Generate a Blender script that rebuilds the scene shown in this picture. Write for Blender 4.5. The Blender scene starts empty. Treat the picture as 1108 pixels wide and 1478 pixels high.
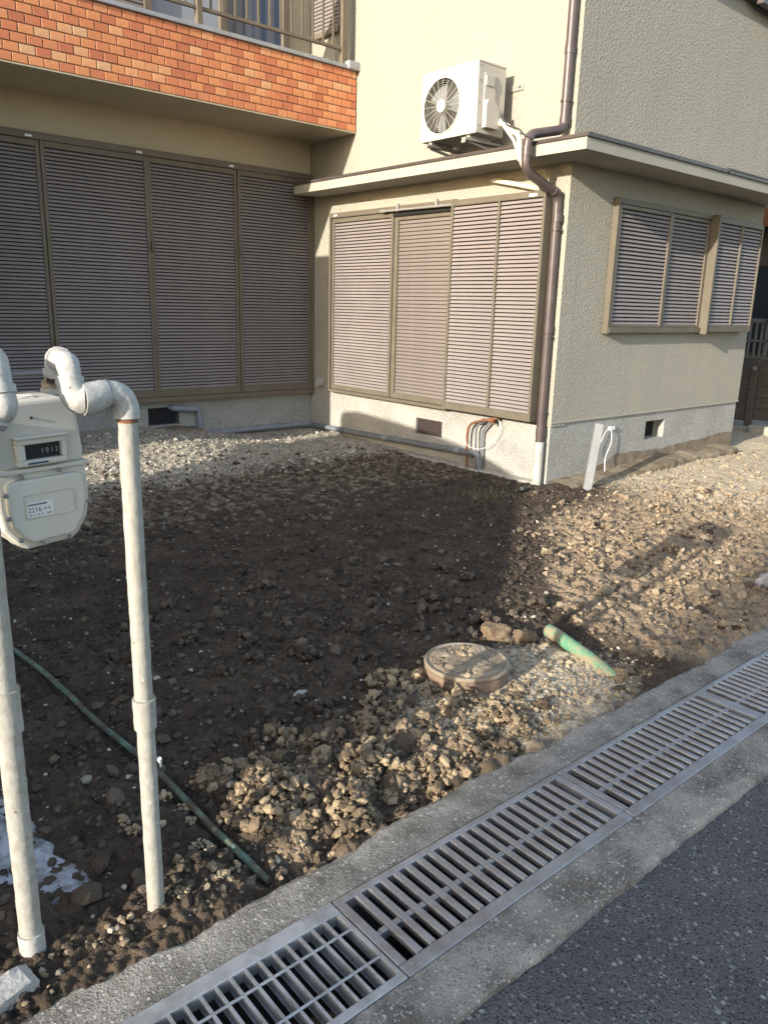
import bpy, bmesh, math, random
import numpy as np
from mathutils import Vector, Matrix

rng = np.random.default_rng(7)
random.seed(7)
S = bpy.context.scene
COL = S.collection

# ------------------------------------------------------------------ camera
F_PX, YAW, PITCH, ROLL, CAM_H = 1120.27, 0.857324, -0.259068, 0.0264081, 1.45
fw = np.array([math.cos(PITCH)*math.cos(YAW), math.cos(PITCH)*math.sin(YAW), math.sin(PITCH)])
rt = np.cross(fw, [0, 0, 1.0]); rt /= np.linalg.norm(rt)
up = np.cross(rt, fw)
r2 = rt*math.cos(ROLL)+up*math.sin(ROLL)
u2 = -rt*math.sin(ROLL)+up*math.cos(ROLL)
cam = bpy.data.cameras.new('camera')
cam.sensor_fit = 'VERTICAL'; cam.sensor_height = 24.0
cam.lens = 24.0*F_PX/1478.0
cam.clip_start = 0.05; cam.clip_end = 600
cam_o = bpy.data.objects.new('camera', cam); COL.objects.link(cam_o)
cam_o.matrix_world = Matrix(((r2[0], u2[0], -fw[0], 0), (r2[1], u2[1], -fw[1], 0), (r2[2], u2[2], -fw[2], CAM_H), (0, 0, 0, 1)))
S.camera = cam_o

# ------------------------------------------------------------------ light
SUN = Vector((3.53, 0.60, -1.0)).normalized()
W = bpy.data.worlds.new('World'); S.world = W; W.use_nodes = True
nt = W.node_tree; nt.nodes.clear()
sky = nt.nodes.new('ShaderNodeTexSky'); sky.sky_type = 'NISHITA'; sky.sun_disc = False
sky.sun_elevation = math.asin(-SUN.z)
sky.sun_rotation = math.atan2(-SUN.x, -SUN.y)
sky.air_density = 1.0; sky.dust_density = 1.6; sky.ozone_density = 0.8
bg = nt.nodes.new('ShaderNodeBackground'); bg.inputs[1].default_value = 0.14
out = nt.nodes.new('ShaderNodeOutputWorld')
nt.links.new(sky.outputs[0], bg.inputs[0]); nt.links.new(bg.outputs[0], out.inputs[0])
sl = bpy.data.lights.new('sun', 'SUN'); sl.energy = 2.9; sl.angle = math.radians(0.5); sl.color = (1.0, 0.925, 0.81)
so = bpy.data.objects.new('sun', sl); COL.objects.link(so)
so.rotation_euler = SUN.to_track_quat('-Z', 'Y').to_euler(); so.location = (-20, -4, 12)
S.view_settings.view_transform = 'Standard'; S.view_settings.look = 'None'
S.view_settings.exposure = 1.58; S.view_settings.gamma = 1.0
S.view_settings.use_curve_mapping = False
S.render.engine = 'CYCLES'
S.cycles.max_bounces = 6; S.cycles.diffuse_bounces = 4

# ------------------------------------------------------------------ materials
def mat(name, col, rough=0.8, metal=0.0, col2=None, vscale=6.0, vdetail=4.0, vlo=0.35, vhi=0.65,
        bumps=(), specks=(), obj_rand=None, island=None, spec=0.3, stretch=None, attr=None, streak=None):
    """bumps: (kind, scale, strength, distance); specks: (scale, threshold, colour); obj_rand: list of (pos, col)."""
    m = bpy.data.materials.new(name); m.use_nodes = True
    t = m.node_tree; t.nodes.clear(); N = t.nodes.new; L = t.links.new
    o = N('ShaderNodeOutputMaterial'); p = N('ShaderNodeBsdfPrincipled'); L(p.outputs[0], o.inputs[0])
    p.inputs['Roughness'].default_value = rough; p.inputs['Metallic'].default_value = metal
    p.inputs['Specular IOR Level'].default_value = spec
    tc = N('ShaderNodeTexCoord'); co = tc.outputs['Object']
    if stretch:
        mp = N('ShaderNodeMapping'); mp.inputs['Scale'].default_value = stretch
        L(co, mp.inputs[0]); cs = mp.outputs[0]
    else:
        cs = co
    def rgb(c):
        n = N('ShaderNodeRGB'); n.outputs[0].default_value = (*c, 1); return n.outputs[0]
    def mix(f, a, b, mode='MIX'):
        n = N('ShaderNodeMix'); n.data_type = 'RGBA'; n.blend_type = mode
        if isinstance(f, (int, float)): n.inputs[0].default_value = f
        else: L(f, n.inputs[0])
        L(a, n.inputs[6]); L(b, n.inputs[7]); return n.outputs[2]
    def ramp(src, lo, hi):
        n = N('ShaderNodeMapRange'); n.inputs[1].default_value = lo; n.inputs[2].default_value = hi
        L(src, n.inputs[0]); return n.outputs[0]
    c = rgb(col)
    if obj_rand or island:
        src = N('ShaderNodeObjectInfo').outputs['Random'] if obj_rand else N('ShaderNodeNewGeometry').outputs['Random Per Island']
        cr = N('ShaderNodeValToRGB'); L(src, cr.inputs[0])
        pts = obj_rand or island
        while len(cr.color_ramp.elements) < len(pts): cr.color_ramp.elements.new(0.5)
        for e, (q, cc) in zip(cr.color_ramp.elements, pts): e.position = q; e.color = (*cc, 1)
        c = cr.outputs[0]
    if col2:
        n = N('ShaderNodeTexNoise'); n.inputs['Scale'].default_value = vscale; n.inputs['Detail'].default_value = vdetail
        n.inputs['Roughness'].default_value = 0.6
        L(cs, n.inputs['Vector']); c = mix(ramp(n.outputs[0], vlo, vhi), c, rgb(col2))
    if streak:
        mp2 = N('ShaderNodeMapping'); mp2.inputs['Scale'].default_value = (5, 5, .35); L(co, mp2.inputs[0])
        n = N('ShaderNodeTexNoise'); n.inputs['Scale'].default_value = 1.6; n.inputs['Detail'].default_value = 7; L(mp2.outputs[0], n.inputs['Vector'])
        c = mix(ramp(n.outputs[0], .52, .85), c, rgb(streak))
    if attr:
        for an, ac, nsc in attr:
            a = N('ShaderNodeAttribute'); a.attribute_name = an
            n = N('ShaderNodeTexNoise'); n.inputs['Scale'].default_value = nsc; n.inputs['Detail'].default_value = 6
            L(co, n.inputs['Vector'])
            ad = N('ShaderNodeMath'); ad.operation = 'ADD'; L(a.outputs['Fac'], ad.inputs[0]); L(n.outputs[0], ad.inputs[1])
            c = mix(ramp(ad.outputs[0], 0.75, 1.2), c, rgb(ac))
    for sc, th, cc in specks:
        v = N('ShaderNodeTexVoronoi'); v.inputs['Scale'].default_value = sc; L(co, v.inputs['Vector'])
        sep = N('ShaderNodeSeparateColor'); L(v.outputs['Color'], sep.inputs[0])
        f1 = ramp(sep.outputs[0], th, th+0.02)
        f2 = ramp(v.outputs['Distance'], 0.42, 0.30)
        mu = N('ShaderNodeMath'); mu.operation = 'MULTIPLY'; L(f1, mu.inputs[0]); L(f2, mu.inputs[1])
        c = mix(mu.outputs[0], c, rgb(cc))
    L(c, p.inputs['Base Color'])
    prev = None
    for kind, sc, st, dist in bumps:
        if kind == 'noise':
            n = N('ShaderNodeTexNoise'); n.inputs['Scale'].default_value = sc; n.inputs['Detail'].default_value = 5
            n.inputs['Roughness'].default_value = 0.55; h = n.outputs[0]
        else:
            n = N('ShaderNodeTexVoronoi'); n.inputs['Scale'].default_value = sc
            n.feature = 'SMOOTH_F1' if kind == 'voro' else 'F1'; h = n.outputs['Distance']
        L(cs, n.inputs['Vector'])
        b = N('ShaderNodeBump'); b.inputs['Strength'].default_value = st; b.inputs['Distance'].default_value = dist
        L(h, b.inputs['Height'])
        if prev: L(prev, b.inputs['Normal'])
        prev = b.outputs[0]
    if prev: L(prev, p.inputs['Normal'])
    return m

M = {}
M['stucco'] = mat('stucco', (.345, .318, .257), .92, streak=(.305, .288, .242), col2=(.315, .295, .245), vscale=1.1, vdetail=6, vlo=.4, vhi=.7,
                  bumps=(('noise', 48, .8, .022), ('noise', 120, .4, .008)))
M['stucco_rear_lifted'] = mat('stucco_rear_lifted', (.56, .485, .345), .92, col2=(.50, .44, .325), vscale=1.1, vdetail=6, vlo=.4, vhi=.7,  # same paint as the other walls, lightened and yellowed against the shade
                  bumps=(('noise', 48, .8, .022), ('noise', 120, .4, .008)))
M['stucco_smooth'] = mat('stucco_smooth', (.36, .335, .268), .9, col2=(.33, .31, .255), vscale=2, bumps=(('noise', 120, .3, .003),))
M['soffit'] = mat('soffit', (.50, .43, .30), .9, col2=(.44, .385, .275), vscale=2, bumps=(('noise', 90, .2, .003),))  # lightened and yellowed to lift the shaded balcony underside
M['foundation'] = mat('foundation', (.33, .32, .29), .9, col2=(.26, .25, .225), vscale=3, vdetail=6,
                      specks=((110, .55, (.60, .58, .53)), (140, .72, (.22, .21, .20))), bumps=(('vor', 110, .5, .004), ('noise', 30, .3, .004)))
M['mud_stain'] = mat('mud_stain', (.16, .12, .085), .95, col2=(.24, .19, .14), vscale=9, bumps=(('noise', 40, .7, .01),))
M['mortar'] = mat('mortar', (.36, .32, .27), .95, bumps=(('noise', 200, .4, .002),))
TILE_R = [(0.0, (.46, .145, .072)), (.2, (.55, .19, .088)), (.42, (.61, .235, .098)), (.62, (.66, .28, .12)), (.8, (.52, .17, .08)), (.92, (.68, .32, .15)), (1.0, (.63, .37, .20))]
M['tile'] = mat('tile', (.5, .15, .06), .55, col2=(.46, .20, .11), vscale=9, vlo=.5, vhi=.9, obj_rand=TILE_R, spec=.25, bumps=(('noise', 35, .25, .004), ('noise', 250, .2, .001)))
M['tile_run'] = mat('tile_run', (.5, .15, .06), .55, island=TILE_R, spec=.25)
M['coping'] = mat('coping', (.36, .37, .39), .55, col2=(.28, .29, .31), vscale=5, metal=.3)
M['frame'] = mat('frame', (.135, .11, .08), .5, col2=(.165, .135, .10), vscale=8)
M['frame_pale'] = mat('frame_pale', (.135, .115, .085), .5, col2=(.11, .095, .07), vscale=7)
M['slat'] = mat('slat', (.205, .177, .165), .45, col2=(.24, .21, .197), vscale=2.5, metal=.0, vdetail=6)
M['slat_mid'] = mat('slat_mid', (.175, .148, .130), .6, col2=(.14, .118, .104), vscale=2)
M['dark_gap'] = mat('dark_gap', (.012, .011, .010), .9)
M['white_sticker'] = mat('white_sticker', (.75, .75, .72), .6)
M['flash'] = mat('flash', (.075, .06, .055), .4, col2=(.10, .085, .08), vscale=6, metal=.3)
M['brown_pvc'] = mat('brown_pvc', (.066, .048, .046), .40, col2=(.09, .068, .063), vscale=7, spec=.5)
M['grey_pvc'] = mat('grey_pvc', (.26, .28, .31), .5, col2=(.20, .215, .24), vscale=9)
M['grey_dark_pvc'] = mat('grey_dark_pvc', (.12, .13, .145), .55, col2=(.17, .18, .19), vscale=7)
M['pale_pvc'] = mat('pale_pvc', (.40, .395, .365), .6, col2=(.30, .29, .255), vscale=8)
M['cream_tape'] = mat('cream_tape', (.62, .57, .46), .6, col2=(.50, .46, .37), vscale=14, bumps=(('noise', 60, .5, .006),))
M['ac_white'] = mat('ac_white', (.47, .445, .39), .5, col2=(.44, .415, .365), vscale=3)
M['ac_grille'] = mat('ac_grille', (.55, .53, .48), .5)
M['ac_dark'] = mat('ac_dark', (.022, .02, .019), .8)
M['ac_label'] = mat('ac_label', (.42, .41, .37), .6)
M['bracket'] = mat('bracket', (.42, .41, .38), .45, metal=.6)
M['rust'] = mat('rust', (.22, .095, .045), .85, col2=(.12, .06, .035), vscale=25, bumps=(('noise', 90, .5, .003),))
M['gas_pipe'] = mat('gas_pipe', (.355, .34, .30), .85, col2=(.255, .238, .20), vscale=75, vdetail=9, vlo=.40, vhi=.75,
                    specks=((130, .965, (.52, .51, .48)), (110, .975, (.17, .11, .07))), stretch=(1, 1, .55), bumps=(('noise', 110, .35, .004), ('noise', 35, .25, .006)))
M['gas_fitting'] = mat('gas_fitting', (.42, .41, .385), .75, col2=(.325, .312, .275), vscale=60, vdetail=9, vlo=.42, vhi=.75,
                       specks=((120, .95, (.26, .2, .15)),), bumps=(('noise', 80, .4, .004), ('noise', 25, .25, .006)))
M['green_wrap'] = mat('green_wrap', (.05, .17, .10), .7)
M['meter'] = mat('meter', (.52, .505, .45), .42, col2=(.48, .465, .41), vscale=5, spec=.45)
M['meter_label'] = mat('meter_label', (.62, .62, .60), .5)
M['ink'] = mat('ink', (.03, .03, .035), .6)
M['ink_white'] = mat('ink_white', (.7, .7, .66), .6)
M['counter_grey'] = mat('counter_grey', (.33, .34, .34), .6)
M['meter_glass'] = mat('meter_glass', (.03, .032, .035), .12, spec=.6)
M['brass'] = mat('brass', (.46, .36, .24), .55, col2=(.32, .24, .15), vscale=30, metal=.3)
M['steel'] = mat('steel', (.33, .34, .36), .4, metal=.7, col2=(.25, .25, .26), vscale=20)
M['galv'] = mat('galv', (.48, .49, .50), .48, metal=.55, col2=(.27, .27, .26), vscale=14, vdetail=6, vlo=.4, vhi=.7,
                bumps=(('noise', 60, .2, .002),))
M['cast'] = mat('cast', (.37, .37, .375), .48, metal=.55, col2=(.26, .235, .22), vscale=11, vdetail=7, vlo=.4, vhi=.68,
                specks=((70, .88, (.36, .34, .33)),), bumps=(('noise', 120, .4, .002),))
M['concrete'] = mat('concrete', (.29, .268, .23), .92, col2=(.125, .114, .095), vscale=6, vdetail=10, vlo=.40, vhi=.62,
                    specks=((150, .62, (.36, .34, .30)), (210, .7, (.05, .048, .045)), (85, .86, (.42, .40, .36))),
                    bumps=(('vor', 170, .35, .004), ('noise', 45, .35, .008)))
M['concrete_pale'] = mat('concrete_pale', (.40, .37, .32), .92, col2=(.28, .26, .22), vscale=12, vdetail=8,
                         bumps=(('noise', 40, .7, .012),))
M['footing_earth'] = mat('footing_earth', (.27, .225, .155), .95, col2=(.17, .13, .085), vscale=7, vdetail=9, vlo=.42, vhi=.6, bumps=(('noise', 40, .9, .02), ('noise', 140, .6, .006)))
M['trough'] = mat('trough', (.06, .055, .05), .9)
M['asphalt'] = mat('asphalt', (.072, .074, .077), .85, col2=(.10, .10, .102), vscale=3, vdetail=8,
                   specks=((95, .80, (.22, .22, .22)), (170, .62, (.14, .14, .14)), (130, .55, (.018, .018, .02)), (60, .93, (.26, .26, .25))),
                   bumps=(('vor', 120, .8, .006), ('noise', 260, .5, .003)))
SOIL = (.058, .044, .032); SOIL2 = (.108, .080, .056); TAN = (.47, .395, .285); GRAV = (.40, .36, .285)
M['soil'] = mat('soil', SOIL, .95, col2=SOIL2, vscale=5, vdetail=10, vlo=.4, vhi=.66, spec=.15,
                attr=(('mid', (.285, .216, .145), 9.0), ('tan', TAN, 14.0), ('gravel', GRAV, 24.0)),  # mid tone stands in for sunlit earth
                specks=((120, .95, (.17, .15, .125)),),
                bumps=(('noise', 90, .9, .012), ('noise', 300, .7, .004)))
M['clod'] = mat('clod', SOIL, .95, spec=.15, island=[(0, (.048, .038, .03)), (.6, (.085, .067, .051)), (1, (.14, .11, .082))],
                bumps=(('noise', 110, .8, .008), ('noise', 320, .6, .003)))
M['clod_lit'] = mat('clod_lit', TAN, .95, spec=.15, island=[(0, (.09, .068, .047)), (.3, (.16, .12, .08)), (.7, (.27, .205, .132)), (1, (.39, .30, .19))],  # pale tones put sunlight into the kerbside clods
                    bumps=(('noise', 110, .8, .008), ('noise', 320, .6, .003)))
M['clod_tan'] = mat('clod_tan', TAN, .95, spec=.15, island=[(0, (.18, .14, .095)), (.5, (.30, .237, .16)), (1, (.43, .345, .235))],
                    bumps=(('noise', 110, .8, .008), ('noise', 320, .6, .003)))
M['clod_mid'] = mat('clod_mid', TAN, .95, spec=.15, island=[(0, (.16, .12, .08)), (.6, (.275, .21, .142)), (1, (.39, .305, .205))],  # pale crumbs, mostly for the earth coloured as sunlit
                    bumps=(('noise', 110, .8, .008), ('noise', 320, .6, .003)))
M['clod_single'] = mat('clod_single', (.24, .175, .11), .95, spec=.15, col2=(.13, .092, .06), vscale=22, vdetail=9, bumps=(('noise', 70, .9, .014), ('noise', 220, .7, .005)))
M['pebble'] = mat('pebble', GRAV, .85, island=[(0, (.16, .14, .115)), (.5, (.30, .27, .225)), (.85, (.42, .38, .31)), (1, (.54, .51, .46))],
                  bumps=(('noise', 120, .4, .004),))
M['manhole_top'] = mat('manhole_top', (.30, .245, .175), .9, col2=(.18, .14, .10), vscale=12, vdetail=8, vlo=.42, vhi=.6,
                       bumps=(('noise', 60, .7, .01),))
M['manhole_side'] = mat('manhole_side', (.26, .17, .125), .9, col2=(.20, .145, .10), vscale=14, bumps=(('noise', 60, .5, .006),))
M['manhole_rim'] = mat('manhole_rim', (.25, .20, .145), .9, col2=(.36, .315, .25), vscale=5, vlo=.55, vhi=.7, bumps=(('noise', 70, .6, .006),))
M['green_pipe'] = mat('green_pipe', (.11, .19, .145), .8, col2=(.085, .068, .05), vscale=13, vdetail=10, vlo=.38, vhi=.58)
M['green_old'] = mat('green_old', (.10, .25, .145), .75, col2=(.28, .225, .145), vscale=16, vdetail=10, vlo=.42, vhi=.58)
M['post_grey'] = mat('post_grey', (.27, .27, .265), .5, metal=.2, col2=(.22, .22, .21), vscale=8)
M['cable_white'] = mat('cable_white', (.66, .66, .64), .6)
M['cable_dark'] = mat('cable_dark', (.05, .05, .055), .6)
M['plaster'] = mat('plaster', (.40, .415, .45), .9, col2=(.13, .115, .10), vscale=13, vdetail=9, vlo=.42, vhi=.62, bumps=(('noise', 40, .6, .01),))
M['block'] = mat('block', (.40, .39, .37), .9, col2=(.30, .29, .27), vscale=20, specks=((90, .8, (.5, .49, .46)),), bumps=(('noise', 60, .6, .008),))
M['grass'] = mat('grass', (.12, .13, .045), .8, island=[(0, (.10, .11, .04)), (1, (.26, .23, .11))])
M['glass_blue'] = mat('glass_blue', (.05, .075, .13), .08, spec=.8)
M['curtain'] = mat('curtain', (.30, .33, .38), .7)
M['dark_wood'] = mat('dark_wood', (.075, .06, .05), .75, col2=(.11, .09, .075), vscale=4, stretch=(1, 1, 8), bumps=(('noise', 30, .4, .004),))
M['fence_grey'] = mat('fence_grey', (.15, .14, .13), .7, col2=(.10, .095, .09), vscale=6)
M['roof_blue'] = mat('roof_blue', (.20, .25, .31), .5)
M['orange_trim'] = mat('orange_trim', (.22, .085, .035), .6)
M['far_wall'] = mat('far_wall', (.36, .33, .28), .9, bumps=(('noise', 60, .3, .004),))
M['van_paint'] = mat('van_paint', (.30, .31, .33), .3, metal=.4, spec=.5)
M['van_glass'] = mat('van_glass', (.02, .022, .025), .05, spec=.8)
M['rubber'] = mat('rubber', (.02, .02, .02), .8)
M['lamp_clear'] = mat('lamp_clear', (.6, .6, .6), .1, spec=.8)

# ------------------------------------------------------------------ mesh helpers
class MB:
    def __init__(s): s.v = []; s.f = []; s.sm = []
    def add(s, v, f, smooth=False):
        o = len(s.v); s.v += [tuple(p) for p in v]; s.f += [tuple(i+o for i in q) for q in f]; s.sm += [smooth]*len(f); return s
    def box(s, x0, x1, y0, y1, z0, z1, c=0.0, T=None):
        x0, x1 = min(x0, x1), max(x0, x1); y0, y1 = min(y0, y1), max(y0, y1); z0, z1 = min(z0, z1), max(z0, z1)
        if c <= 0:
            v = [(x0, y0, z0), (x1, y0, z0), (x1, y1, z0), (x0, y1, z0), (x0, y0, z1), (x1, y0, z1), (x1, y1, z1), (x0, y1, z1)]
            f = [(0, 3, 2, 1), (4, 5, 6, 7), (0, 1, 5, 4), (1, 2, 6, 5), (2, 3, 7, 6), (3, 0, 4, 7)]
        else:
            c = min(c, (x1-x0)*.45, (y1-y0)*.45, (z1-z0)*.45)
            bm = bmesh.new(); bmesh.ops.create_cube(bm, size=1)
            for q in bm.verts: q.co = ((x0+x1)/2+q.co.x*(x1-x0), (y0+y1)/2+q.co.y*(y1-y0), (z0+z1)/2+q.co.z*(z1-z0))
            bmesh.ops.bevel(bm, geom=bm.edges[:], offset=c, segments=1, affect='EDGES', profile=.5)
            bm.verts.index_update(); v = [tuple(q.co) for q in bm.verts]; f = [tuple(q.index for q in g.verts) for g in bm.faces]; bm.free()
        if T: v = [tuple(T @ Vector(p)) for p in v]
        return s.add(v, f)
    def tube(s, pts, r, n=12, caps=True, smooth=True):
        pts = [Vector(p) for p in pts]; R = r if isinstance(r, (list, tuple)) else [r]*len(pts)
        t0 = (pts[1]-pts[0]).normalized(); a = t0.cross(Vector((0, 0, 1)))
        if a.length < 1e-3: a = t0.cross(Vector((1, 0, 0)))
        a.normalize(); v = []; f = []
        for i, p in enumerate(pts):
            if i == 0: t = t0
            elif i == len(pts)-1: t = (pts[i]-pts[i-1]).normalized()
            else: t = ((pts[i+1]-pts[i]).normalized()+(pts[i]-pts[i-1]).normalized()).normalized()
            a = (a-t*a.dot(t)).normalized(); b = t.cross(a)
            for k in range(n):
                an = 2*math.pi*k/n; v.append(p+(a*math.cos(an)+b*math.sin(an))*R[i])
        for i in range(len(pts)-1):
            for k in range(n):
                f.append((i*n+k, i*n+(k+1) % n, (i+1)*n+(k+1) % n, (i+1)*n+k))
        s.add(v, f, smooth)
        if caps:
            s.add(v[:n], [tuple(range(n-1, -1, -1))]); s.add(v[-n:], [tuple(range(n))])
        return s
    def prism(s, poly, d, axis):
        """poly of 2D points, extruded over d=(a,b) along axis; the 2 coords are the remaining axes in order."""
        def P(q, w):
            return {'x': (w, q[0], q[1]), 'y': (q[0], w, q[1]), 'z': (q[0], q[1], w)}[axis]
        n = len(poly); v = [P(q, d[0]) for q in poly]+[P(q, d[1]) for q in poly]
        f = [tuple(range(n)), tuple(range(2*n-1, n-1, -1))]+[(i, i+n, (i+1) % n+n, (i+1) % n) for i in range(n)]
        return s.add(v, f)
    def lathe(s, prof, c, n=24, T=None, smooth=True):
        v = []; f = []
        for r, z in prof:
            for k in range(n):
                a = 2*math.pi*k/n; v.append(Vector((r*math.cos(a), r*math.sin(a), z)))
        for i in range(len(prof)-1):
            for k in range(n): f.append((i*n+k, i*n+(k+1) % n, (i+1)*n+(k+1) % n, (i+1)*n+k))
        f.append(tuple(range(n-1, -1, -1))); f.append(tuple(range((len(prof)-1)*n, len(prof)*n)))
        if T: v = [T @ p for p in v]
        c = Vector(c); s.add([p+c for p in v], f[:-2], smooth); 
        s.add([p+c for p in v[:n]], [tuple(range(n-1, -1, -1))]); s.add([p+c for p in v[-n:]], [tuple(range(n))])
        return s
    def mesh(s, name, m, origin=(0, 0, 0)):
        me = bpy.data.meshes.new(name); o = Vector(origin)
        me.from_pydata([tuple(Vector(p)-o) for p in s.v], [], s.f)
        me.polygons.foreach_set('use_smooth', s.sm)
        bm = bmesh.new(); bm.from_mesh(me); bmesh.ops.recalc_face_normals(bm, faces=bm.faces[:]); bm.to_mesh(me); bm.free()
        me.materials.append(M[m]); me.update(); return me
    def build(s, name, m, parent=None, origin=None):
        ro = Vector((0, 0, 0)); p = parent
        while p is not None: ro += Vector(p.location); p = p.parent
        me = s.mesh(name, m, ro if origin is None else origin)
        o = bpy.data.objects.new(name, me); COL.objects.link(o)
        if parent: o.parent = parent
        elif origin is not None: o.location = origin
        return o

def thing(name, label, cat, loc=(0, 0, 0), group=None):
    o = bpy.data.objects.new(name, None); COL.objects.link(o); o.location = loc; o.empty_display_size = .1
    o['label'] = label; o['category'] = cat
    if group: o['group'] = group
    return o
def tag(o, label=None, cat=None, group=None, kind=None):
    if label: o['label'] = label
    if cat: o['category'] = cat
    if group: o['group'] = group
    if kind: o['kind'] = kind
    return o
def piece(name, mesh, parent, loc):
    """A repeat that shares mesh data; loc is in world space."""
    o = bpy.data.objects.new(name, mesh); COL.objects.link(o); o.parent = parent
    ro = Vector((0, 0, 0)); p = parent
    while p is not None: ro += Vector(p.location); p = p.parent
    o.location = Vector(loc)-ro; return o
def arc(p0, corner, p1, n=6):
    p0, c, p1 = Vector(p0), Vector(corner), Vector(p1)
    return [p0.lerp(c, t).lerp(c.lerp(p1, t), t) for t in [i/n for i in range(n+1)]]
def bend(pts, r, n=6):
    pts = [Vector(p) for p in pts]; o = [pts[0]]
    for i in range(1, len(pts)-1):
        a = (pts[i-1]-pts[i]); b = (pts[i+1]-pts[i]); d = min(r, a.length*.49, b.length*.49)
        o += arc(pts[i]+a.normalized()*d, pts[i], pts[i]+b.normalized()*d, n)
    return o+[pts[-1]]

# ------------------------------------------------------------------ numpy noise
def hash2(ix, iy, seed):
    h = (ix.astype(np.int64)*374761393+iy.astype(np.int64)*668265263+seed*1442695041) & 0x7fffffff
    h = ((h ^ (h >> 13))*1274126177) & 0x7fffffff
    h = ((h ^ (h >> 16))*1911520717) & 0x7fffffff
    return ((h ^ (h >> 15)) & 0xffffff)/float(0x1000000)
def vnoise(x, y, s, seed):
    x = x*s; y = y*s; ix = np.floor(x); iy = np.floor(y); fx = x-ix; fy = y-iy
    fx = fx*fx*(3-2*fx); fy = fy*fy*(3-2*fy)
    a = hash2(ix, iy, seed); b = hash2(ix+1, iy, seed); c = hash2(ix, iy+1, seed); d = hash2(ix+1, iy+1, seed)
    return (a*(1-fx)+b*fx)*(1-fy)+(c*(1-fx)+d*fx)*fy
def fbm(x, y, s, seed, o=4):
    t = 0; a = .5
    for k in range(o): t = t+a*(vnoise(x, y, s*2**k, seed+k*17)-.5); a *= .5
    return t
def worley(x, y, s, seed):
    """dome-shaped lumps with creases between; 0..1"""
    x = x*s; y = y*s; ix = np.floor(x); iy = np.floor(y); best = np.full(x.shape, 9.0); hb = np.zeros(x.shape)
    for dx in (-1, 0, 1):
        for dy in (-1, 0, 1):
            cx = ix+dx; cy = iy+dy
            px = cx+hash2(cx, cy, seed); py = cy+hash2(cx, cy, seed+5)
            d = (px-x)**2+(py-y)**2; k = d < best
            hb = np.where(k, hash2(cx, cy, seed+9), hb); best = np.where(k, d, best)
    return np.sqrt(np.maximum(0, 1-best*1.3))*(.35+.65*hb)
def sst(a, b, x):
    t = np.clip((x-a)/(b-a), 0, 1); return t*t*(3-2*t)

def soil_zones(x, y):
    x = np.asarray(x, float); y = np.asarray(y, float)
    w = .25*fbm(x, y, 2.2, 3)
    rough = sst(.90, 1.02, x)*sst(2.12, 1.82, y+w*.8-.12*(x-1.2))*sst(2.3, 1.95, x+w)   # crumbly kerbside clods; zone cut to the sunlit part and coloured paler
    till_lit = sst(2.75, 3.25, x-1.25*np.maximum(y-2.2, 0)+w*2)*sst(3.7, 3.1, y+.25*(x-5)*-.4+w)*sst(6.9, 6.0, x)      # loose earth on the right, coloured as sunlit; edge follows the van's shadow
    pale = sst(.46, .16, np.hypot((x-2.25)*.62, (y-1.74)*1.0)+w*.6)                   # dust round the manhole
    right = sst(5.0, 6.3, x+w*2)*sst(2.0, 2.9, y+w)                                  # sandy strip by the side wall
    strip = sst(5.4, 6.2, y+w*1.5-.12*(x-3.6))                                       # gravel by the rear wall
    return rough, till_lit, pale, right, strip
PIPE_X = lambda y: np.interp(y, [1.50, 1.605, 1.77, 2.08, 2.451, 2.863, 3.28, 3.9], [.928, .914, .900, .890, .859, .832, .80, .755])
def soil_base(x, y):
    x = np.asarray(x, float); y = np.asarray(y, float)
    z = .17*sst(5.2, 7.3, y)*sst(4.6, 3.0, x)+.035*sst(5.6, 7.2, y)
    z = z-.035*sst(2.3, 1.5, x)*sst(2.6, 1.6, y)*sst(.7, 1.0, x)
    z = z-.045*np.exp(-((y-1.50)/.06)**2)*sst(.85, 1.05, x)*sst(1.75, 1.4, x)
    z = z-.03*sst(4.2, 5.5, x)*sst(2.6, 2.0, y)
    z = z+.05*fbm(x, y, 1.3, 11)*sst(7.4, 6.6, y)
    z = z-.035*np.exp(-((x-2.83)/.09)**2)*np.exp(-((y-1.83)/.17)**2)
    z = z*(1-.9*sst(.42, .20, np.hypot(x-2.155, y-1.955)))
    return z
def soil_h(x, y):
    x = np.asarray(x, float); y = np.asarray(y, float)
    rough, till_lit, pale, right, strip = soil_zones(x, y)
    z = soil_base(x, y)
    rest = np.clip(1-rough-till_lit, 0, 1)*(1-.7*pale)
    wx = x+.02*fbm(x, y, 30, 61, 3); wy = y+.02*fbm(x, y, 30, 62, 3)
    z = z+rough*(1-.8*pale)*(.070*worley(wx, wy, 10, 21)+.042*worley(wx, wy, 25, 22)+.06*fbm(x, y, 28, 23, 5)-.050)
    z = z+till_lit*(.042*worley(wx, wy, 13, 31)+.028*worley(wx, wy, 29, 32)+.040*fbm(x, y, 36, 33, 5)-.032)
    z = z+rest*(.014*worley(wx, wy, 16, 41)+.018*worley(wx, wy, 42, 42)+.034*fbm(x, y, 46, 43, 5)-.016)
    z = z+.007*worley(wx, wy, 95, 51)+.012*fbm(x, y, 22, 52)
    d = np.abs(x-PIPE_X(y)); z = z-.03*np.exp(-(d/.03)**2)*sst(1.45, 1.55, y)*sst(3.6, 3.2, y)*.6
    return z
def hz(x, y): return float(soil_h(np.array([x]), np.array([y]))[0])

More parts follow.
